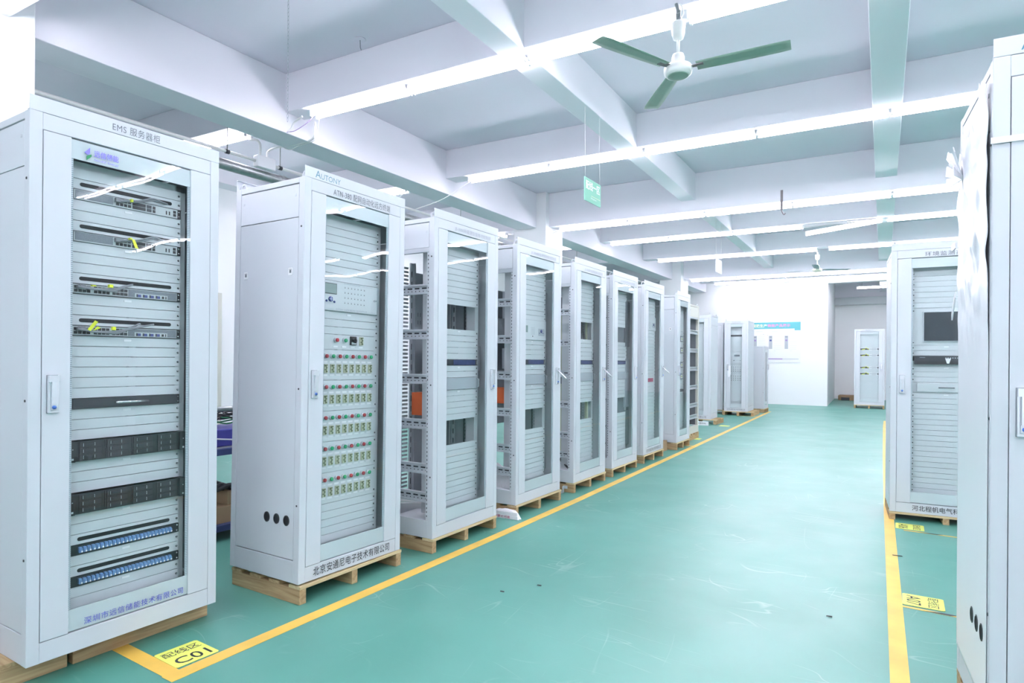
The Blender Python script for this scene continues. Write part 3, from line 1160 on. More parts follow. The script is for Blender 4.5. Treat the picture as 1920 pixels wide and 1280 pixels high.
def cabinet(label, loc, rotz, w=0.8, d=0.6, h=2.2, layout=None, left='closed', right='closed', back='closed', handle='L', openlever=False,
            recess=0.075, paint='paint', header=True, z0=0.16, units=42, group='equipment cabinets', doors=True, holes=False, latches=False,
            eyes=True, rear_header=False, open_top=0.11, fill=True, glass=True, lod=2):
    t = thing('equipment_cabinet', label, 'cabinet', loc, rotz, group)
    p = .045
    pl = .085                                   # plinth
    dt = h - .07                                # door top
    mb = MB()
    for x0 in (0, w - p):
        mb.box(x0, x0 + p, 0, p, 0, h, paint)
        mb.box(x0, x0 + p, d - p, d, 0, h, paint)
    mb.box(p, w - p, .0012, .03, dt + .003, h - .0005, paint)
    mb.box(p, w - p, .0012, .03, 0, pl - .003, paint)
    mb.box(p, w - p, d - .03, d - .001, h - .07, h - .0005, paint)
    mb.box(p, w - p, d - .03, d - .001, 0, pl, paint)
    for x0, x1 in ((.001, .03), (w - .03, w - .001)):
        mb.box(x0, x1, p, d - p, h - .03, h - .0005, paint)
        mb.box(x0, x1, p, d - p, 0, pl + .035, paint)
    mb.box(.03, w - .03, .03, d - .03, h - .006, h - .001, paint)
    mb.box(.03, w - .03, .03, d - .03, .03, .036, paint)
    # small bolts on the corner posts
    for z in (.42, 1.05, 1.93):
        for x, s in ((-.001, 1), (w + .001, -1)):
            mb.lathe([(.006, 0), (.006, .0)], 'charcoal', 6, (0, 0, -5)) if False else None
            mb.box(x - .002, x + .002, p * .5 - .005, p * .5 + .005, z - .005, z + .005, 'charcoal')
    mb.build('frame', t, bevel=0.002)
    if header:
        MB().box(.0, w, .0, .004, h + .0005, h + .06, paint).box(.0, w, .004, .02, h + .0005, h + .004, paint).box(.004, .010, .004, .010, h + .045, h + .051, 'charcoal').build('header_plate', t, bevel=0.001)
    if rear_header:
        MB().box(.0, w, d - .004, d, h + .0005, h + .06, paint).box(.0, w, d - .02, d, h + .056, h + .06, paint).build('header_plate', t, bevel=0.001)
    if eyes:
        for x in (.03, w - .03):
            for y in (.03, d - .03):
                pts = [(x, y + .022 * math.cos(a), h + .008 + .030 * math.sin(a)) for a in [math.pi * k / 8 for k in range(9)]]
                MB().tube([(x, y + .022, h - .002)] + pts + [(x, y - .022, h - .002)], .006, paint if lod > 1 else 'zinc', 6).build('lifting_eye', t)
    # sides
    for side, xs in ((left, 0), (right, 1)):
        sx = (lambda a: a) if xs == 0 else (lambda a: w - a)

        def sbox(mb, a, b, y0, y1, za, zb, m):
            u, v = sorted((sx(a), sx(b)))
            mb.box(u, v, y0, y1, za, zb, m)
        if side == 'closed':
            u = MB()
            sbox(u, .0015, .010, p + .003, d - p - .003, h - .215, h - .036, paint)
            for yy in (p + .03, d - p - .03):
                sbox(u, -.001, .002, yy - .005, yy + .005, h - .10, h - .088, 'zinc')
            u.build('side_panel', t, bevel=0.001)
            u = MB()
            sbox(u, .0015, .010, p + .003, d - p - .003, pl + .040, h - .219, paint)
            u.build('side_panel', t, bevel=0.001)
            if latches:
                for yy in (p + .045, d - p - .075):
                    k = MB()
                    sbox(k, -.0015, .002, yy, yy + .032, 1.67, 1.71, 'white')
                    sbox(k, -.003, .0, yy + .008, yy + .022, 1.682, 1.698, 'darkgrey')
                    sbox(k, -.003, .0, yy + .004, yy + .026, 1.7005, 1.703, 'darkgrey')
                    k.build('panel_latch', t)
            if holes:
                for k in range(3):
                    yy = .105 + k * .083
                    k_ = MB()
                    xo = sx(0)
                    s = -1 if xs == 0 else 1
                    pr = [(.024, 0), (.024, .003), (.0205, .003)]
                    vs, fs = [], []
                    n = 24
                    for (r, hh) in ((.025, .002), (.025, -.002), (.0205, -.003)) if holes is True else ((.025, .002), (.025, -.0045), (.0205, -.0055)):
                        for j in range(n):
                            a = 2 * math.pi * j / n
                            vs.append((sx(hh), yy + r * math.cos(a) * .95, .33 + r * math.sin(a) * 1.15))
                    for i in range(2):
                        for j in range(n):
                            fs.append((i * n + j, i * n + (j + 1) % n, (i + 1) * n + (j + 1) % n, (i + 1) * n + j))
                    k_.add(vs, fs, 'dark')
                    k_.add([(sx(-.0012 if holes is True else -.0036), yy + .0215 * math.cos(2 * math.pi * j / n) * .95, .33 + .0215 * math.sin(2 * math.pi * j / n) * 1.15) for j in range(n)], [tuple(range(n))], 'hole')
                    k_.build('cable_grommet', t)
        elif side == 'open':
            u = MB()
            sbox(u, .0015, .010, p + .003, d - p - .003, h - .205, h - .036, paint)
            sbox(u, -.001, .002, p + .02, p + .03, h - .105, h - .09, 'zinc')
            u.build('side_panel', t, bevel=0.001)
            # punched inner flanges of the posts
            u = MB()
            for y0 in (p, d - p - .02):
                sbox(u, .006, .010, y0, y0 + .02, pl + .035, h - .21, paint)
                for k in range(68):
                    z = pl + .06 + k * .0275
                    if z < h - .22:
                        sbox(u, .0052, .006, y0 + .007, y0 + .013, z, z + .011, 'charcoal')
            u.build('punched_strip', t)

            def cr():
                r = MB()
                r.box(0, .030, 0, d - 2 * p, 0, .012, 'zinc').box(0, .030, 0, d - 2 * p, .056, .068, 'zinc').box(.016, .030, 0, d - 2 * p, .012, .056, 'zinc')
                for k in range(7):
                    yy = .035 + k * .065
                    r.box(.0152, .016, yy, yy + .042, .036, .046, 'charcoal')
                for k in range(14):
                    yy = .028 + k * .034
                    r.box(.0152, .016, yy, yy + .007, .018, .025, 'charcoal')
                return r.mesh('cross_rail')
            rm = cached(('rail', d), cr)
            for z in (1.677, 1.365, 1.056, .744, .438, .242):
                o = put('cross_rail', rm, t, (sx(.004) if xs == 0 else sx(.004), p, z))
                if xs == 1:
                    o.scale.x = -1
            o = MB()
            sbox(o, .004, .03, p, d - p, h - .235, h - .206, 'zinc')
            o.build('cross_rail', t)
    if back == 'closed':
        MB().box(p, w - p, d - .014, d - .004, pl + .003, h - .073, paint).build('back_panel', t)
    # door
    if doors:
        st = .10                                  # stile width
        g0, g1 = p + .002 + st, w - p - .002 - st
        for (xa, xb) in ((p + .002, g0), (g1, w - p - .002)):
            pass
        dm = MB()
        for (xa, xb) in ((p + .002, g0), (g1, w - p - .002)):
            dm.box(xa, xb, -.0015, .018, pl, dt, paint)
            dm.box(xa if xa < w / 2 else xb - .003, xa + .003 if xa < w / 2 else xb, .018, .03, pl, dt, paint)
        door = dm.build('door', t, bevel=0.0015)
        bd = MB().box(g0, g1, .006, .012, dt - .082, dt - .003, 'band')
        bd.build('glass_band', door)
        MB().box(g0, g1, .006, .012, pl + .003, pl + .092, 'band').build('glass_band', door)
        if lod > 1:
            MB().box(g0, g0 + .011, .008, .012, pl + .09, dt - .08, 'strip').build('edge_strip', door)
            MB().box(g1 - .011, g1, .008, .012, pl + .09, dt - .08, 'strip').build('edge_strip', door)
        if glass:
            MB().box(g0 - .001, g1 + .001, .0002, .0045, pl + .002, dt - .002, 'glass').build('glass_pane', door)
        hx = p + .002 + st * .36 if handle == 'L' else w - p - .002 - st * .36
        ho = put('door_handle', handle_mesh(openlever), door, (hx, -.0015, 1.0), bevel=.002)
        put('lever', lever_mesh(openlever), door, (hx, -.0015, 1.0))
        MB().lathe([(.0075, -.014), (.0075, -.0225)], 'lockblue', 14, (hx, -.0015, 1.022), 'y').build('lock_cylinder', door)
    # swing frame and panels
    if layout is not None:
        cx = w / 2
        y = recess
        ztop = z0 + units * U
        sm = MB()
        for s in (-1, 1):
            a, b = sorted((cx + s * (HW - .016), cx + s * (HW + .030)))
            sm.box(a, b, y + .0125, y + .0165, z0 - .03, ztop + .03, 'panel')
            a, b = sorted((cx + s * (HW + .027), cx + s * (HW + .030)))
            sm.box(a, b, y + .0165, y + .12, z0 - .03, ztop + .03, 'panel')
        sm.box(cx - HW - .03, cx + HW + .03, y + .0125, y + .02, ztop, ztop + .03, 'panel')
        sm.box(cx - HW - .03, cx + HW + .03, y + .0125, y + .02, z0 - .03, z0, 'panel')
        sm.build('rack_frame', t)
        # backing sheet only behind closed runs
        used = set()
        wins = []
        for e in layout:
            kind, k, n = e[0], e[1], e[2]
            for q in range(k, k + n):
                used.add(q)
            lo = (cx, y, z0 + k * U)
            if kind == 'slot':
                put('slotted_panel', slot_mesh(), t, lo)
            elif kind == 'switch_a':
                switch_a(t, lo, e[3])
            elif kind == 'switch_b':
                switch_b(t, lo, e[3])
            elif kind == 'drawer':
                drawer_unit(t, lo)
            elif kind == 'server':
                server_unit(t, lo)
            elif kind == 'patch':
                patch_panel(t, lo)
            elif kind == 'relay':
                relay_unit(t, lo)
            elif kind == 'small_relay':
                small_relay(t, lo)
            elif kind == 'control':
                control_row(t, lo)
            elif kind == 'selector':
                selector_row(t, lo)
            elif kind == 'display':
                display_strip(t, lo)
            elif kind == 'grey':
                grey_unit(t, lo, n)
            elif kind == 'monitor':
                monitor_unit(t, lo)
            elif kind == 'recorder':
                recorder_unit(t, lo)
            elif kind == 'keyboard':
                keyboard_unit(t, lo)
            elif kind == 'meter':
                meter_panel(t, lo, n)
            elif kind == 'dots':
                dot_panel(t, lo, n)
            elif kind == 'bar':
                dark_bar(t, lo)
            elif kind == 'gauges':
                gauge_panel(t, lo, n)
            elif kind == 'fuses':
                strip_panel(t, lo)
            elif kind == 'net':
                net_row(t, lo)
            elif kind == 'plate':
                put('blank_panel', blank_mesh(n, 'panel', False), t, lo)
            elif kind == 'lblank':
                o = put('blank_panel', blank_mesh(1), t, lo)
                put('label_plate', label_mesh(), o, (0, 0, U * .66))
            elif kind == 'window':
                wins.append((k, n))
        if fill:
            for q in range(units):
                if q not in used:
                    put('blank_panel', blank_mesh(1), t, (cx, y, z0 + q * U))
    return t


def face_text(t, s, m, width, height, x, z, bold=0.0, spacing=1.0, y=-.0006):
    return lettering(s, m, width, height, t, (x, y, z), FRONT, bold, spacing)


H90 = math.pi / 2
# --- nearest cabinet
EMS = [('patch', 2, 1), ('slot', 3, 1), ('lblank', 4, 1), ('patch', 5, 1), ('slot', 6, 1), ('lblank', 1, 1), ('server', 9, 2), ('lblank', 8, 1),
       ('server', 14, 2), ('lblank', 13, 1), ('drawer', 19, 1), ('lblank', 18, 1), ('switch_b', 26, 1, 1), ('slot', 27, 1), ('lblank', 25, 1),
       ('switch_b', 30, 1, 0), ('slot', 31, 1), ('lblank', 29, 1), ('switch_a', 35, 1, 1), ('slot', 36, 1), ('lblank', 34, 1),
       ('switch_a', 39, 1, 0), ('slot', 40, 1), ('lblank', 38, 1)]
c1 = cabinet('nearest light grey server cabinet on the left, with switches and black servers behind glass', (-2.909, 1.092, .100), H90,
             w=.805, d=.8, layout=EMS, handle='L', recess=.06, eyes=False)
face_text(c1, 'EMS 服务器柜', 'greyink', .205, .036, .407, 2.210, 0.0, 1.1)
d1 = [o for o in c1.children if o.name.startswith('door')][0]
face_text(d1, '深圳市远信储能技术有限公司', 'blueink', .428, .030, .42, .100, .004, 1.15)
lg = MB()
lg.plate([(.195, 2.083), (.216, 2.108), (.216, 2.083), (.207, 2.076)], -.0005, 0, 'violet_l')
lg.plate([(.203, 2.052), (.203, 2.070), (.222, 2.081), (.222, 2.072)], -.0005, 0, 'green_l')
lg.build('logo', d1)
face_text(d1, '远信储能', 'violet_l', .098, .028, .281, 2.074, .015)
face_text(d1, 'SecuEZ Energy', 'violet_l', .098, .011, .281, 2.055, 0.0)

# --- second cabinet (buttons)
BTN = [('control', 5 + 4 * k, 4) for k in range(5)] + [('selector', 25, 2), ('lblank', 29, 1), ('relay', 30, 4)]
c2 = cabinet('light grey cabinet with rows of red and green buttons and three black cable holes', (-2.730, 2.255, .111), H90 - .004,
             w=.80, d=.6, layout=BTN, handle='L', holes=True, latches=True, rear_header=True)
c2.rotation_euler = (0, -.0, H90 - .004)
c2.rotation_euler.rotate_axis('Y', .0122)
face_text(c2, 'ATN-380 配网自动化远方终端', 'greyink', .46, .042, .43, 2.142, 0.0, 1.05)
face_text(c2, '北京安通尼电子技术有限公司', 'ink', .60, .050, .40, .020, .004, 1.05)


def brand(t, x, z, hgt=.040, wd=.18):
    lettering([('A', 1.35), ('UTONY', 1.0)], 'tealink', wd, hgt, t, (x, -.0006, z), FRONT, -.006)


brand(c2, .16, 2.210)

# --- third .. sixth: open-sided cabinets
L3 = [('window', 10, 4), ('grey', 19, 2), ('lblank', 18, 1), ('lblank', 22, 1), ('display', 23, 1), ('lblank', 28, 1), ('window', 29, 4)]
c3 = cabinet('open-sided cabinet next to the button cabinet, orange box inside, closed lever handle', (-2.697, 3.347, .099), H90 + .001, layout=L3, left='open', back='none', handle='R', recess=.085)
L4 = [('window', 10, 4), ('grey', 19, 2), ('lblank', 18, 1), ('lblank', 22, 1), ('display', 23, 1), ('lblank', 27, 1), ('small_relay', 28, 4)]
c4 = cabinet('open-sided cabinet with lever handle sticking out, white sack under its near corner', (-2.730, 4.491, .102), H90 - .004, layout=L4, left='open', back='none', handle='R', openlever=True, recess=.085)
c5 = cabinet('open-sided cabinet with lever handle sticking out, folded metal bracket at its pallet', (-2.751, 5.631, .100), H90 + .004, layout=L3, left='open', back='none', handle='R', openlever=True, recess=.085)
c6 = cabinet('farthest of the open-sided grey cabinets in the left row', (-2.763, 6.642, .097), H90 + .003, layout=L3, left='open', back='none', handle='R', recess=.085)
for c in (c3, c4, c5, c6):
    face_text(c, 'JE-3000新能源智能有功控制屏', 'paleink', .46, .034, .46, 2.142, -.002, 1.0)
L7 = [('lblank', 32, 1), ('fuses', 17, 2), ('small_relay', 33, 4)]
c7 = cabinet('seventh cabinet of the left row, closed side, red fuse strip behind its glass', (-2.786, 7.735, .107), H90 + .002, layout=L7, handle='R', openlever=True, latches=True, lod=1)
face_text(c7, '北京安通尼电子技术有限公司', 'greyink', .58, .046, .40, .022, .004)
L8 = [('plate', 34, 6), ('gauges', 30, 3), ('gauges', 26, 3), ('gauges', 21, 3), ('gauges', 17, 3), ('bar', 13, 1), ('plate', 3, 9)]
c8 = cabinet('eighth cabinet of the left row, closed side, square gauges behind glass', (-2.800, 9.190, .110), H90 + .002, w=.68, layout=L8, handle='L', latches=True, lod=1)

# --- pallets of the left row
pallet('wooden pallet under the cabinet with red and green buttons', (-2.722, 2.262, 0), H90 - .004, .80, .60)
pallet('wooden pallet under the open-sided cabinet next to the button cabinet', (-2.692, 3.347, 0), H90 + .001, .80, .60, h=.098)
pallet('wooden pallet with a white sack beneath its near corner', (-2.724, 4.495, 0), H90 - .004, .82, .60)
pallet('wooden pallet beside the bent metal bracket, fifth in the left row', (-2.745, 5.640, 0), H90 + .004, .80, .60)
pallet('wooden pallet under the sixth cabinet of the left row', (-2.757, 6.645, 0), H90 + .003, .80, .60, h=.096)
pallet('wooden pallet under the cabinet with the red fuse strip', (-2.780, 7.740, 0), H90 + .002, .80, .60, h=.105)
pallet('wooden pallet under the eighth cabinet, with gauges', (-2.794, 9.195, 0), H90 + .002, .68, .60, h=.108)
# under the nearest cabinet: two pallets with runners along the row
for (y0, L, lb) in ((1.305, .618, 'wooden pallet under the right half of the nearest cabinet, behind the yellow corner'),
                    (0.55, .735, 'wooden pallet under the left corner of the nearest cabinet at the picture edge')):
    t = thing('pallet', lb, 'pallet', (-3.02, y0, 0), 0, 'wooden pallets under the cabinets')
    for k in range(3):
        MB().box(-.045 - k * .30, 0 - k * .30, 0, L, 0, .080, 'wood_y').build('stringer', t, bevel=.003)
    for k in range(5):
        yy = k * (L - .10) / 4
        MB().box(-.645, .0, yy, yy + .10, .0805, .0985, 'wood_x').build('deck_board', t, bevel=.0015)

# --- insides of the open cabinets
def inside(c, duct=True, boxes=(), plate=None):
    if duct:
        mb = MB()
        for k in range(60):
            z = .15 + k * .030
            mb.box(.29, .355, .538, .541, z, z + .016, 'innergrey')
        mb.box(.283, .290, .538, .552, .14, 1.97, 'innergrey').build('cable_duct', c)
        mb = MB().box(.365, .385, .52, .535, .14, 1.97, 'zinc').box(.39, .40, .50, .53, .14, 1.97, 'innergrey')
        for k in range(22):
            mb.box(.370, .376, .5192, .52, .18 + k * .08, .225 + k * .08, 'charcoal')
        mb.build('mounting_upright', c)
        if plate:
            mb = MB().box(.40, .775, .515, .519, plate[0], plate[1], plate[2])
            for k in range(7):
                for r in range(2):
                    mb.box(.44 + k * .03, .446 + k * .03, .5145, .515, 1.50 + r * .06, 1.53 + r * .06, 'darkgrey')
            mb.build('mounting_plate', c)
    mb = MB()
    for k in range(60):
        mb.box(.735, .739, .20, .265, .15 + k * .030, .168 + k * .030, 'innergrey')
    mb.box(.738, .742, .265, .285, .14, 1.96, 'charcoal')
    mb.build('cable_duct', c)
    mb = MB().box(.70, .703, .34, .375, .14, 1.96, 'zinc').box(.715, .718, .40, .41, .14, 1.96, 'label').box(.72, .723, .44, .47, .14, 1.96, 'darkgrey').box(.71, .713, .14, .16, .14, 1.96, 'zinc')
    for k in range(24):
        mb.box(.6995, .70, .352, .360, .18 + k * .075, .22 + k * .075, 'charcoal')
    mb.build('mounting_upright', c)
    for (x0, x1, y0, y1, z0, z1, m, nm) in boxes:
        o = MB().box(x0, x1, y0, y1, z0, z1, m)
        if nm == 'equipment_chassis':
            for k in range(6):
                o.box(x0 - .001, x0, y0 + .06 + k * .03, y0 + .07 + k * .03, z0 + .06, z0 + .10, 'darkgrey')
        o.build(nm, c, bevel=.003)


CH = 'equipment_chassis'
inside(c3, plate=(.14, 1.90, 'innergrey'), boxes=((.44, .74, .12, .43, 1.74, 1.90, 'innergrey', CH), (.44, .74, .12, .43, 1.14, 1.33, 'innergrey', CH), (.30, .70, .10, .38, 1.01, 1.13, 'darkgrey', CH),
                  (.16, .34, .15, .33, .82, .985, 'orange', 'orange_module'), (.50, .74, .12, .43, .20, .52, 'innergrey', CH)))
inside(c4, plate=(.62, 1.88, 'innergrey'), boxes=((.44, .74, .12, .43, 1.60, 1.86, 'innergrey', CH), (.20, .60, .10, .40, 1.44, 1.59, 'darkgrey', CH), (.44, .74, .12, .43, 1.14, 1.33, 'innergrey', CH), (.2, .7, .10, .38, .98, 1.13, 'darkgrey', CH),
                  (.14, .24, .15, .32, .84, .98, 'orange', 'orange_module'), (.50, .74, .12, .43, .20, .52, 'innergrey', CH)))
inside(c5, plate=(1.0, 1.7, 'innergrey'), boxes=((.55, .72, .14, .50, 1.70, 1.92, 'darkgrey', CH), (.60, .72, .20, .50, 1.10, 1.52, 'darkgrey', CH), (.55, .72, .14, .50, .90, 1.05, 'dark', CH), (.64, .66, .16, .18, .2, 1.9, 'olive', 'bus_bar'), (.58, .60, .12, .14, .2, .9, 'olive', 'bus_bar'), (.2, .7, .10, .42, 1.72, 1.88, 'darkgrey', CH), (.44, .74, .12, .43, 1.14, 1.33, 'darkgrey', CH), (.2, .7, .10, .38, .98, 1.10, 'darkgrey', CH)))
inside(c6, plate=(.3, 1.9, 'darkgrey'), boxes=((.62, .73, .08, .52, .20, .62, 'darkgrey', CH), (.60, .73, .08, .52, .66, 1.25, 'innergrey', CH), (.60, .73, .08, .52, 1.40, 1.95, 'darkgrey', CH), (.2, .7, .10, .42, 1.30, 1.88, 'darkgrey', CH), (.2, .7, .10, .38, .30, 1.13, 'darkgrey', CH)))
# loose rails lying in the foot of the third cabinet
for k, (z, dz) in enumerate(((.20, -.02), (.165, -.03), (.15, -.05))):
    o = MB().box(.10 + k * .05, .16 + k * .05, .08, .50, 0, .022, 'label').build('loose_rail', c3)
    o.location = (0, 0, z - .02)
    o.rotation_euler = (-.10 - .03 * k, 0, 0)
    o.location.z += .05
# brass bars inside the fifth cabinet
for k in range(3):
    MB().box(.35 + k * .08, .365 + k * .08, .30, .33, .14, 1.9, 'olive').build('bus_bar', c5)
MB().tube(smooth_path([(.1, .1, .12), (.2, .25, .20), (.3, .15, .16), (.4, .3, .13)]), .01, 'bcable', 6).build('loose_cable', c5)
MB().hexa([(.06, .08, .122), (.34, .10, .122), (.34, .40, .122), (.06, .42, .122)], [(.10, .14, .26), (.26, .16, .20), (.24, .34, .30), (.10, .36, .23)], 'sack').build('plastic_bag', c4)

# --- beige open frame behind the eighth cabinet
c9 = cabinet('open beige frame cabinet without panels standing behind the eighth cabinet', (-3.75, 10.33, .105), .01, w=.80, d=.62, h=2.17, left='open', right='open', back='none', doors=False, header=False, paint='beige', eyes=True, layout=None, lod=1)
mb = MB()
for k in range(5):
    mb.box(.10 + k * .13, .13 + k * .13, .25, .28, .1, 2.1, 'darkgrey')
mb.build('inner_uprights', c9)
MB().box(.06, .77, .578, .583, .12, 1.95, 'darkgrey').build('back_or_shade_plate', c9)  # added dark sheet, paints the shaded inside of the open frame
mb = MB()
for k in range(4):
    mb.box(.55, .57, .12 + k * .10, .14 + k * .10, .1, 1.96, 'beige' if k % 2 else 'darkgrey')
mb.build('inner_uprights', c9)
pallet('wooden pallet under the open beige frame', (-3.76, 10.33, 0), .01, .82, .62, h=.104)

# --- far cabinets facing the camera
L10 = [('meter', 39, 3), ('plate', 28, 10), ('plate', 18, 10), ('plate', 1, 15)]
c10 = cabinet('tall cabinet facing the camera on a pallet that sticks out to its right', (-4.166, 13.40, .100), .0, w=.80, d=.58, layout=L10, handle='L', header=False, h=2.2, eyes=True, lod=1)
face_text(c10, '北京安通尼电子技术有限公司', 'greyink', .62, .044, .40, .020, .004)
pallet('wooden pallet sticking out beyond the tall cabinet facing the camera', (-4.19, 13.37, 0), .0, .80, .62, h=.099, overhang=(0, .16), stringer=.07)
MB0 = None
L11 = [('bar', 37, 1), ('plate', 38, 3), ('plate', 29, 8), ('meter', 22, 6), ('dots', 17, 4), ('dots', 12, 4), ('plate', 1, 10)]
c11 = cabinet('far cabinet facing the camera with dotted panels and a torn sheet on its door', (-3.68, 15.96, .100), .02, w=.56, d=.80, layout=None, handle='L', header=False, h=2.22, eyes=True, lod=1)
t = c11
MB().box(.08, .48, .095, .10, .10, 2.16, 'panel').build('back_or_shade_plate', c11)
for kind, k, n in L11:
    lo = (.28, .075, .16 + k * U + .03)
    # narrower panels for the narrow cabinet
    mb = MB().box(-.165, .165, 0, .012, .0015, n * U - .0015, 'panel')
    if kind == 'bar':
        mb.box(-.165, .165, -.006, 0, .003, n * U - .003, 'charcoal')
    if kind == 'meter':
        mb.box(-.06, .07, -.004, 0, n * U - .09, n * U - .045, 'darkgrey')
        mb.box(-.075, -.055, -.004, 0, .07, .09, 'dark').box(.075, .090, -.004, 0, .07, .085, 'darkgrey')
    if kind == 'dots':
        for cc in range(6):
            for r in range(3):
                mb.box(-.135 + cc * .052, -.115 + cc * .052, -.002, 0, .03 + r * .05, .046 + r * .05, 'darkgrey')
    mb.build('front_panel', t, lo)
MB().box(.085, .155, -.004, -.0016, .90, 1.12, 'film').hexa([(.09, -.006, .84), (.13, -.006, .84), (.13, -.003, .84), (.09, -.003, .84)], [(.085, -.005, .92), (.15, -.005, .92), (.15, -.003, .92), (.085, -.003, .92)], 'film').build('torn_sheet', t)
face_text(c11, '北京安通尼电子技术有限公司', 'greyink', .43, .044, .28, .022, .004)
face_text(c11, '微机保护装置屏', 'paleink', .20, .03, .28, 2.172)
pallet('wooden pallet under the far cabinet with dotted panels, planks showing right', (-3.69, 15.93, 0), .02, .56, .84, h=.099, overhang=(.02, .15), stringer=.06)
c12 = cabinet('short light grey cabinet turned to the aisle behind the far dotted-panel cabinet', (-2.965, 17.20, .100), H90, w=.62, d=.6, h=1.62, layout=None, handle='R', header=False, eyes=False, lod=1)
MB().box(.15, .47, .05, .06, .2, 1.5, 'panel').box(.18, .30, .046, .05, 1.25, 1.40, 'darkgrey').box(.16, .40, .046, .05, 1.10, 1.14, 'violet_l').build('front_panel', c12)
pallet('low wooden pallet under the short cabinet near the poster wall', (-2.95, 17.21, 0), H90, .62, .60, h=.099)
c16 = cabinet('grey cabinet half hidden left of the far dotted-panel cabinet', (-4.575, 16.22, .100), .02, w=.80, d=.7, h=2.2, layout=None, handle='L', header=False, eyes=False, lod=1)
MB().box(.15, .65, .06, .07, .2, 2.0, 'panel').build('front_panel', c16)
pallet('wooden pallet under the half hidden grey cabinet by the poster wall', (-4.585, 16.19, 0), .02, .80, .72, h=.099, overhang=(0, .06), stringer=.06)
# --- cabinet in the recess
L13 = [('net', 32, 1), ('net', 28, 1), ('net', 20, 1), ('net', 16, 1), ('plate', 35, 1), ('plate', 30, 1), ('plate', 24, 1), ('plate', 18, 1), ('plate', 13, 1), ('plate', 36, 5), ('plate', 1, 11), ('plate', 25, 3)]
c13 = cabinet('white cabinet with yellow-tagged network units standing in the recess beyond the aisle', (-1.105, 20.68, .100), .02, w=.763, d=.8, layout=L13, handle='R', h=2.18, header=False, eyes=False, lod=1, recess=.05)
face_text(c13, '数据通信网关柜', 'paleink', .20, .030, .38, 2.135)
pallet('wooden pallet under the white cabinet in the recess', (-1.105, 20.66, 0), .02, .763, .80, h=.099)
tag(MB().box(-1.80, -1.25, 24.6, 25.3, 0, .16, 'card').box(-1.70, -1.45, 24.5, 24.62, .0, .10, 'charcoal').build('rubble_pile'), 'low dark heap on the floor at the back of the recess', 'rubble')
# --- right row
L14 = [('monitor', 28, 7), ('lblank', 27, 1), ('recorder', 25, 1), ('plate', 24, 1), ('lblank', 23, 1), ('keyboard', 19, 2), ('lblank', 18, 1)]
c14 = cabinet('light grey cabinet on the right of the aisle with a dark monitor behind glass', (-.060, 6.205, .070), math.radians(4.0), w=.80, d=.6, layout=L14, handle='L')
face_text(c14, '环境监测系统屏', 'greyink', .36, .038, .42, 2.140, .002, 1.1)
face_text(c14, '河北程帆电气科技有限公司', 'ink', .56, .046, .44, .022, .004, 1.05)
pallet('wooden pallet under the right-hand cabinet with the dark monitor', (-.062, 6.198, 0), math.radians(4.0), .80, .60, h=.069)
c15 = cabinet('nearest cabinet on the right edge, cut off by the frame, side wrapped in stretch film', (.250, 2.500, .100), math.radians(4.2), w=.80, d=.60, layout=[('plate', 30, 6)], handle='L', holes='proud', latches=True)
brand(c15, .160, 2.210)
pallet('wooden pallet under the film-wrapped cabinet at the right edge', (.250, 2.50, 0), math.radians(4.2), .80, .60)

# stretch film on the side of the right-hand cabinet
fl = MB()
ny, nz = 40, 140
rnd = random.Random(11)
ph = [rnd.uniform(0, 6.28) for _ in range(12)]


def film_h(u, v):
    # v: 0 bottom .. 1 top ; diagonal folds gathered towards the top, tight and smooth below
    a = 0.0
    for k in range(5):
        a += math.sin((v * (50 + 17 * k) - u * (9 + 4 * k)) + ph[k]) * (.007 / (1 + .5 * k))
    g = max(0, min(1, (v - .58) / .18)) * (1 - .75 * u * u) * (1 - .6 * (1 - u) ** 4)
    fold = abs(math.sin(v * 39 - u * 7 + ph[6])) ** 3 * .016
    return .0020 + (.014 + .6 * a + .6 * fold) * g


vs, fs = [], []
for i in range(ny + 1):
    for j in range(nz + 1):
        u, v = i / ny, j / nz
        top = 2.13 - .10 * u + .04 * math.sin(u * 9 + 1) + .025 * math.sin(u * 23 + ph[8]) + .015 * math.sin(u * 51 + ph[9])
        z = .10 + (top - .10) * v
        y = .03 + u * (.565 + (.010 * math.sin(v * 40 + ph[3]) + .006 * math.sin(v * 91)) * (v > .70))
        vs.append((-film_h(u, v), y, z))
for i in range(ny):
    for j in range(nz):
        a = i * (nz + 1) + j
        fs.append((a, a + nz + 1, a + nz + 2, a + 1))
fl.add(vs, fs, 'film', True)
film = fl.build('stretch_film')
film.parent = None
film.matrix_world = c15.matrix_basis.copy()
film.location = c15.location
film.rotation_euler = c15.rotation_euler
so = film.modifiers.new('thickness', 'SOLIDIFY')
so.thickness = .0006
tag(film, 'crumpled white stretch film wrapped round the right edge cabinet', 'plastic film')


def part_of_film(mb, name):
    return mb.build(name, film)


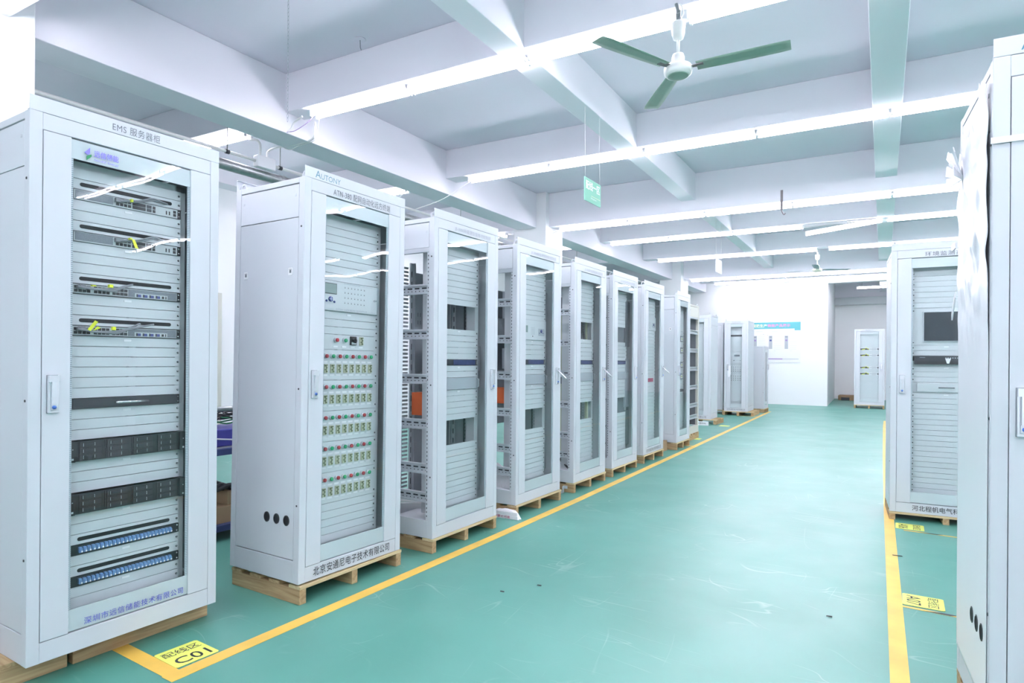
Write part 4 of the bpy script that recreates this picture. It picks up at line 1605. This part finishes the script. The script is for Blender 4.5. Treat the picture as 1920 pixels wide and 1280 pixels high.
sp = MB().box(-.006, .82, -.006, -.003, 1.925, 1.945, 'film')
part_of_film(sp, 'film_strap')
for k in range(7):                               # loose gathered ends
    a = math.radians(20 + k * 22)
    y0, zz = .50, 1.97
    L = .10 + .03 * (k % 3)
    p0 = Vector((-.018, .42, 1.93))
    q = p0 + Vector((-.03, L * math.cos(a) * .9 + .06, L * math.sin(a) - .02))
    n = Vector((0, -math.sin(a), math.cos(a))) * .022
    f_ = MB().hexa([p0 - n * .3, q - n, q - n + Vector((-.004, 0, 0)), p0 - n * .3 + Vector((-.004, 0, 0))],
                   [p0 + n * .3, q + n, q + n + Vector((-.004, 0, 0)), p0 + n * .3 + Vector((-.004, 0, 0))], 'film')
    part_of_film(f_, 'film_end')
for (z, L, dz) in ((1.70, .04, .0), (1.50, .03, -.085)):
    part_of_film(MB().hexa([(-.02, .57, z - .012), (-.02, .62 + L, z - .012 + dz), (-.015, .62 + L, z - .012 + dz), (-.015, .57, z - .012)],
                           [(-.02, .57, z + .012), (-.02, .62 + L, z + .014 + dz), (-.015, .62 + L, z + .014 + dz), (-.015, .57, z + .012)], 'film'), 'film_end')

# ================================================================ ceiling hardware
def fan(label, loc, angles, blade_r, cream, tilt_strap=0.0, ztop=3.785):
    t = thing('ceiling_fan', label, 'fan', loc, 0, 'ceiling fans')
    body = 'fancream' if cream else 'fanwhite'
    MB().lathe([(.02, -.052), (.078, -.050), (.092, -.036), (.096, -.020), (.096, .004), (.088, .016), (.06, .024), (.044, .03), (.044, .075), (.036, .098), (.016, .108)], body, 32).build('motor_housing', t)
    MB().lathe([(.03, -.056), (.066, -.054), (.072, -.050)], 'blade' if not cream else 'fancream', 28).build('bottom_cap', t)
    MB().tube([(0, 0, .10), (0, 0, .225)], .011, body, 12).build('down_rod', t)
    MB().lathe([(.012, .195), (.034, .205), (.044, .235), (.048, .30), (.046, .315), (.015, .318)], body, 24).build('canopy', t)
    zz = ztop - loc[2]
    mb = MB().tube([(0, 0, .315), (.004, 0, .36)], .009, 'steel', 8)
    mb.box(-.016, .016, -.004, .004, .34, .40, 'steel')
    mb.tube(smooth_path([(0, 0, .38), (-.006, 0, .41), (-.016, .0, zz)]), .012, 'rust' if cream else 'steel', 8)
    mb.build('hanger', t)
    MB().tube(smooth_path([(.012, 0, .33), (.03, .01, .38), (.015, .01, .44), (-.01, .02, zz)]), .004, 'wcable', 6).build('supply_wire', t)

    def bl():
        m2 = MB()
        n = 10
        vs, fs = [], []
        for i in range(n + 1):
            f = i / n
            r = .125 + f * (blade_r - .125)
            wd = (.050 + .014 * math.sin(f * math.pi * .55))
            if i == n:
                wd *= .9
            cz = -.004 + .012 * f
            for s, dz in ((-1, .005), (-.4, .004), (.4, .000), (1, -.006)):
                vs.append((r, s * wd, cz + dz * (1.2 - .5 * f)))
        for i in range(n):
            for j in range(3):
                a = i * 4 + j
                fs.append((a, a + 1, a + 5, a + 4))
        m2.add(vs, fs, 'innergrey' if cream else 'blade', True)
        return m2.mesh('fan_blade')
    bm2 = cached(('blade', blade_r, cream), bl)
    for a in angles:
        ar = math.radians(a)
        b = put('fan_blade', bm2, t, (0, 0, 0), 0, (0, 0, ar))
        so = b.modifiers.new('thickness', 'SOLIDIFY')
        so.thickness = .003
        arm = MB().hexa([(.085, -.018, -.006), (.17, -.028, -.004), (.17, .028, .000), (.085, .018, -.002)],
                        [(.085, -.018, -.001), (.17, -.028, .001), (.17, .028, .005), (.085, .018, .003)], 'rust' if not cream else 'fancream')
        o = arm.build('blade_arm', b)
    return t


fan('large ceiling fan with three green blades below the fan beam', (-1.305, 4.255, 3.335), (5, -117, 124), .71, False)
fan('small distant ceiling fan with a cream body above the far end of the aisle', (-1.52, 15.05, 3.335), (32, 160, 272), .70, True)

# chain hanging from the slab
ch = MB()
z = CZ
k = 0
while z > 3.235:
    a = 0 if k % 2 == 0 else math.pi / 2
    pts = []
    for q in range(9):
        w_ = 2 * math.pi * q / 8
        dx = .007 * math.cos(w_)
        pts.append((-4.148 + dx * math.cos(a), 3.29 + dx * math.sin(a), z - .019 + .019 * math.sin(w_)))
    ch.tube(pts, .0014, 'innergrey', 4, cap=False)
    z -= .031
    k += 1
tag(ch.build('hanging_chain'), 'thin link chain hanging from the ceiling above the first two cabinets', 'chain')
t = thing('ceiling_rose', 'round ceiling plate with a short loose wire between the first two beams', 'ceiling outlet', (-4.10, 4.02, CZ))
MB().lathe([(.05, -.0005), (.052, -.006), (.046, -.010)], 'ceil', 24).build('cover_plate', t)
MB().tube([(0, 0, -.008), (.003, .0, -.05), (.004, 0, -.075), (.012, .004, -.10)], .003, 'greyink', 6).build('loose_wire', t)


def hang_sign(label, x, y0, y1, z0, z1, ztop, face, txt):
    t = thing('hanging_sign', label, 'sign', (x, (y0 + y1) / 2, z0), 0, 'hanging zone signs')
    hw = (y1 - y0) / 2
    MB().box(-.004, .004, -hw, hw, 0, z1 - z0, face).build('board', t, bevel=.001)
    for s in (-1, 1):
        yy = s * (hw - .02)
        MB().tube([(0, yy, z1 - z0), (-.004, yy + .002, (ztop - z0) * .55), (-.008, yy, ztop - z0)], .0022, 'wcable', 5).build('hanging_cord', t)
        MB().tube([(-.008, yy, ztop - z0 - .015), (-.012, yy, ztop - z0 + .02), (-.020, yy + .012, ztop - z0 + .025)], .002, 'greyink', 5).build('hook', t)
    if txt:
        lettering(txt, 'label', hw * 1.72, .085, t, (.0046, 0, (z1 - z0) * .52), (math.pi / 2, 0, math.pi / 2), .02)
        MB().box(.004, .0046, -hw * .2, hw * .95, .066, .069, 'cream').build('rule_line', t)
        lettering('Wiring Area 1', 'label', hw * .7, .018, t, (.0046, hw * .1, .035), (math.pi / 2, 0, math.pi / 2), .01)
    return t


hang_sign('small green sign hanging on two cords under the lengthwise rib', -2.575, 5.46, 5.84, 2.865, 3.09, 3.772, 'signgreen', '配线一区')
hang_sign('small sign, glare painted white, hanging far down the hall below the fifth row of lights', -2.705, 11.05, 11.47, 2.875, 3.11, 3.772, 'white', None)  # white board colour paints the reflection that washes this sign out

# bent hook straps on beams
t = tag(MB().box(-.016, .016, -.004, .004, .02, .30, 'rust').tube(smooth_path([(0, 0, .05), (.004, 0, 0), (.03, 0, -.05), (.05, 0, -.03)]), .008, 'rust', 8).build('fan_hook'),
        'rusty bent strap hook on the deep beam with no fan on it', 'hook')
t.location = (-1.43, cross_y(3, -1.43) - .006, 3.46)

# pipes in the side bay
t = thing('water_pipe', 'thick galvanised pipe running above the left row of cabinets', 'pipe', (-6.0, 0, 3.342))
MB().tube([(0, -4.9, 0), (.0, 20.7, 0)], .056, 'steel', 16).build('pipe_run', t)
for y in (2.0, 4.68, 8.2, 12.0, 16.0):
    MB().tube([(0, y - .04, 0), (0, y + .04, 0)], .062, 'steel', 16).build('coupling', t)
t = thing('cable_conduit', 'thin white conduit above the thick galvanised pipe', 'pipe', (-5.92, 0, 3.455))
MB().tube([(0, -4.9, 0), (0, 4.28, 0)], .017, 'wcable', 10).build('conduit_run', t)
MB().tube([(0, 4.52, 0), (0, 20.7, 0)], .017, 'wcable', 10).build('conduit_run', t)
for y in (3.95, 4.60, 8.0, 12.2):
    MB().tube([(0, y, 0), (0, y, .714)], .005, 'steel', 6).build('hanger_rod', t)
    MB().tube([(0, y - .02, 0), (0, y + .02, 0)], .024, 'charcoal', 8).build('clamp', t)
t = thing('junction_box', 'white junction box fixed on the conduit beside the button cabinet', 'junction box', (-5.92, 4.40, 3.455))
MB().box(-.045, .045, -.115, .115, -.065, .065, 'white').build('box_body', t, bevel=.012)
MB().tube(smooth_path([(0, .03, .06), (.0, .04, .14), (.15, .02, .15), (.37, .02, .135), (.72, .02, .135), (.80, .0, .20), (.80, 0, .30)]), .011, 'wcable', 8).build('conduit_branch', t)
MB().tube(smooth_path([(0, -.06, .06), (0, -.06, .18), (.0, -.10, .22), (-.10, -.12, .24)]), .013, 'wcable', 8).build('conduit_branch', t)
MB().tube(smooth_path([(.85, .02, .34), (.80, .03, .22), (.74, .04, .13), (.5, .04, .115), (.35, .03, .10), (.15, .0, .22)]), .004, 'wcable', 6).build('loose_wire', t)
for (p0, p1, sag, lb, cat) in (((-6.03, 6.86, 3.75), (-5.99, 6.1, 3.402), .10, 'thin white wire dropping from a side bay light to the third cabinet', 'wire'),
                               ((-4.96, 6.90, 3.73), (-5.45, 6.35, 3.30), .05, 'thin white wire hanging from the light row behind the big fan', 'wire'),
                               ((-5.78, 9.29, 3.50), (-4.93, 9.62, 3.58), .10, 'slack white wire across the face of the column', 'wire')):
    mid = [(p0[q] + p1[q]) / 2 for q in range(3)]
    mid[2] -= sag
    tag(MB().tube(smooth_path([p0, mid, p1]), .005, 'wcable', 6).build('hanging_wire'), lb, cat)
tag(MB().tube(smooth_path([(-5.0, 4.14, 3.70), (-5.10, 4.13, 3.66), (-5.14, 4.12, 3.60), (-5.16, 4.10, 3.57)]), .010, 'wcable', 8).tube(smooth_path([(-4.96, 4.25, 3.74), (-4.99, 4.20, 3.66), (-5.10, 4.14, 3.58), (-5.18, 4.1, 3.565)]), .004, 'purple', 6).build('conduit_elbow'),
    'white conduit bend at the left end of the first light row', 'conduit')

# ================================================================ poster on the far wall
t = thing('wall_poster', 'wide product poster with a teal heading band on the far wall', 'poster', (-4.95, 20.868, 1.30), .0186)
W_ = 2.39
MB().box(0, W_, -.012, 0, 0, 1.25, 'poster').build('board', t)
MB().box(0, W_, -.014, -.012, 1.045, 1.25, 'teal').box(W_ - .17, W_, -.014, -.012, .99, 1.045, 'teal').box(0, .17, -.014, -.012, .90, 1.045, 'teal').build('heading_band', t)
lettering('规范生产', 'cream', .44, .105, t, (1.21, -.0146, 1.09), FRONT, .02)
lettering('微能产品展示', 'pink', .66, .105, t, (1.77, -.0146, 1.09), FRONT, .02)
for k in range(5):
    x = .06 + k * .455
    b = MB().box(x + .06, x + .16, -.0135, -.012, .42, .83, 'innergrey').box(x + .08, x + .14, -.0142, -.0135, .66, .71, 'navy' if k % 2 else 'purple').box(x + .075, x + .145, -.0142, -.0135, .78, .80, 'darkgrey')
    b.build('product_picture', t)
    tx = MB()
    for r in range(10):
        tx.box(x + .205 + (.05 if r == 0 else 0), x + .41 - (.14 if r == 9 else .01 * (r % 3)), -.0128, -.012, .35 + r * .055 if False else .86 - r * .056, .866 - r * .056, 'zinc')
    tx.build('text_block', t)
    MB().box(x + .14, x + .33, -.0128, -.012, .955, .968, 'zinc').build('caption', t)
for k, mname in enumerate(('pgreen', 'pgreen', 'pgreen', 'purple', 'zinc')):
    MB().box(.04 + k * .46, .04 + (k + 1) * .46, -.0135, -.012, .095, .125, mname).build('footer_bar', t)

# ================================================================ small things on the floor
t = thing('paper_sack', 'folded white sack with red lettering under the corner of the fourth cabinet', 'sack', (-2.80, 4.458, 0), .04)
vs, fs = [], []
n1, n2 = 10, 8
for i in range(n1 + 1):
    for j in range(n2 + 1):
        a, b = i / n1, j / n2
        z = .074 * (1 - (2 * abs(a - .5)) ** 4) * (1 - (2 * abs(b - .5)) ** 6) + .004 * math.sin(a * 17 + b * 9)
        vs.append((-.13 + .26 * a + .008 * math.sin(b * 11), -.030 + .056 * b + .002 * math.sin(a * 13), max(z, .001)))
for i in range(n1):
    for j in range(n2):
        q = i * (n2 + 1) + j
        fs.append((q, q + n2 + 1, q + n2 + 2, q + 1))
vs2 = vs + [(v[0], v[1], .0005) for v in vs]
MB().add(vs, fs, 'sack', True).build('sack_body', t)
MB().box(-.128, .125, -.034, -.028, .0, .030, 'sack').box(-.126, .12, -.032, -.026, .032, .060, 'sack').build('sack_fold', t, bevel=.002)
lettering('内蒙古河套', 'redink', .15, .022, t, (-.02, -.0346, .006), FRONT, .01)


def bracket(label, loc, rz):
    t = thing('metal_bracket', label, 'bracket', loc, rz)
    MB().box(0, .18, 0, .003, 0, .030, 'zinc').box(0, .18, 0, .05, 0, .003, 'zinc').box(.177, .18, 0, .05, 0, .07, 'zinc').box(.177, .215, .047, .05, .04, .07, 'zinc').build('folded_plate', t)
    MB().lathe([(.004, 0), (.004, -.002)], 'charcoal', 8, (.03, -.0005, .015), 'y').build('rivet', t)


bracket('bent light metal bracket between the fourth and fifth cabinets', (-3.02, 5.55, 0), .12)
bracket('small folded metal bracket on the floor right of the third cabinet', (-3.02, 4.20, .0), 1.4)
t = thing('name_board', 'white board with black print on the floor below the tall cabinet facing the camera', 'board', (-3.68, 13.05, 0), .05)
MB().box(0, .36, 0, .012, 0, .085, 'label').build('board', t, bevel=.002)
lettering('配电自动化', 'ink', .22, .035, t, (.20, -.0008, .026))
tag(MB().box(-.10, .10, -.12, .12, 0, .15, 'card').build('cardboard_box'), 'small brown box between the seventh and eighth cabinets', 'box').location = (-3.02, 9.0, 0)
tag(MB().lathe([(.05, 0), (.055, .03), (.04, .06)], 'dark', 12).build('rubber_grommet'), 'black rubber piece on the floor behind the seventh cabinet', 'grommet').location = (-2.98, 8.72, 0)
for (x, y, s, lb) in ((-1.92, 3.02, .012, 'tiny dark chip on the green floor left of the aisle centre, nearer one'), (-1.79, 3.22, .012, 'tiny dark chip on the green floor left of the aisle centre, farther one'),
                      (-.30, 3.65, .014, 'tiny dark chip on the green floor near the right line'), (.0, 5.05, .03, 'dark paint flake on the right yellow line')):
    tag(MB().hexa([(-s, -.005, 0.0005), (s, -.004, .0005), (s, .005, .0005), (-s, .004, .0005)], [(-s, -.004, .004), (s * .8, -.003, .005), (s * .9, .004, .004), (-s * .9, .004, .003)], 'ink').build('floor_debris'), lb, 'debris').location = (x, y, .0018)

# ---------------------------------------------------------------- shelf rack seen between the first two cabinets
t = thing('shelf_rack', 'dark blue two-tier work rack seen between the first two cabinets', 'rack', (-4.95, 2.25, 0))
for z in (.62, .07):
    MB().box(0, .80, 0, 1.20, z, z + .045, 'shelfblue').build('shelf', t, bevel=.003)
MB().box(.04, .76, .03, 1.17, .665, .672, 'innergrey').build('shelf_mat', t)
for x in (0, .76):
    for y in (0, 1.16):
        MB().box(x, x + .04, y, y + .04, 0, .98, 'innergrey').build('leg', t)
MB().tube([(.78, .02, .955), (.78, 1.18, .955)], .018, 'steel', 10).build('top_bar', t)
t = thing('storage_bin', 'purple-blue plastic bin on the upper shelf of the work rack', 'bin', (-4.52, 2.55, .672))
MB().hexa([(0, 0, 0), (.30, 0, 0), (.30, .62, 0), (0, .62, 0)], [(-.02, -.02, .13), (.32, -.02, .13), (.32, .64, .13), (-.02, .64, .13)], 'bluebin').build('bin_body', t, bevel=.01)
MB().tube([(.33, 0, .09), (.335, .30, .05), (.33, .60, .10)], .006, 'label', 6).build('bin_rim', t)
rnd = random.Random(5)
for nm, m_, zb, lb in (('wire_bundle', 'bcable', .84, 'tangle of black wires above the purple-blue bin'), ('wire_bundle', 'gcable', .815, 'green wires lying over the purple-blue bin')):
    mb = MB()
    for k in range(12 if m_ == 'bcable' else 6):
        pts = [(-4.50 + rnd.uniform(-.08, .30), 2.40 + q * .16, zb + rnd.uniform(0, .09)) for q in range(6)]
        mb.tube(smooth_path(pts, 5), .006, m_, 5)
    tag(mb.build(nm), lb, 'wires')
t = tag(MB().box(0, .30, 0, .42, 0, .12, 'card').build('cardboard_box', bevel=.003), 'brown cardboard box on the lower shelf of the work rack', 'box')
t.location = (-4.50, 2.66, .115)
t = tag(MB().box(0, .26, 0, .36, 0, .10, 'card').build('cardboard_box', bevel=.003), 'second brown box lying on the lower shelf box of the work rack', 'box')
t.location = (-4.48, 2.84, .236)
mb = MB()
for k in range(7):
    c = Vector((-4.36 + rnd.uniform(-.1, .14), 2.62 + rnd.uniform(-.03, .17), .345 + rnd.uniform(0, .03)))
    mb.tube(smooth_path([c, c + Vector((.03, .08, .03)), c + Vector((-.02, .16, .0)), c + Vector((.04, .20, -.02))], 4), .018, 'dark', 6)
tag(mb.build('tool_pile'), 'heap of black tools and cords on the boxes of the work rack', 'tools')
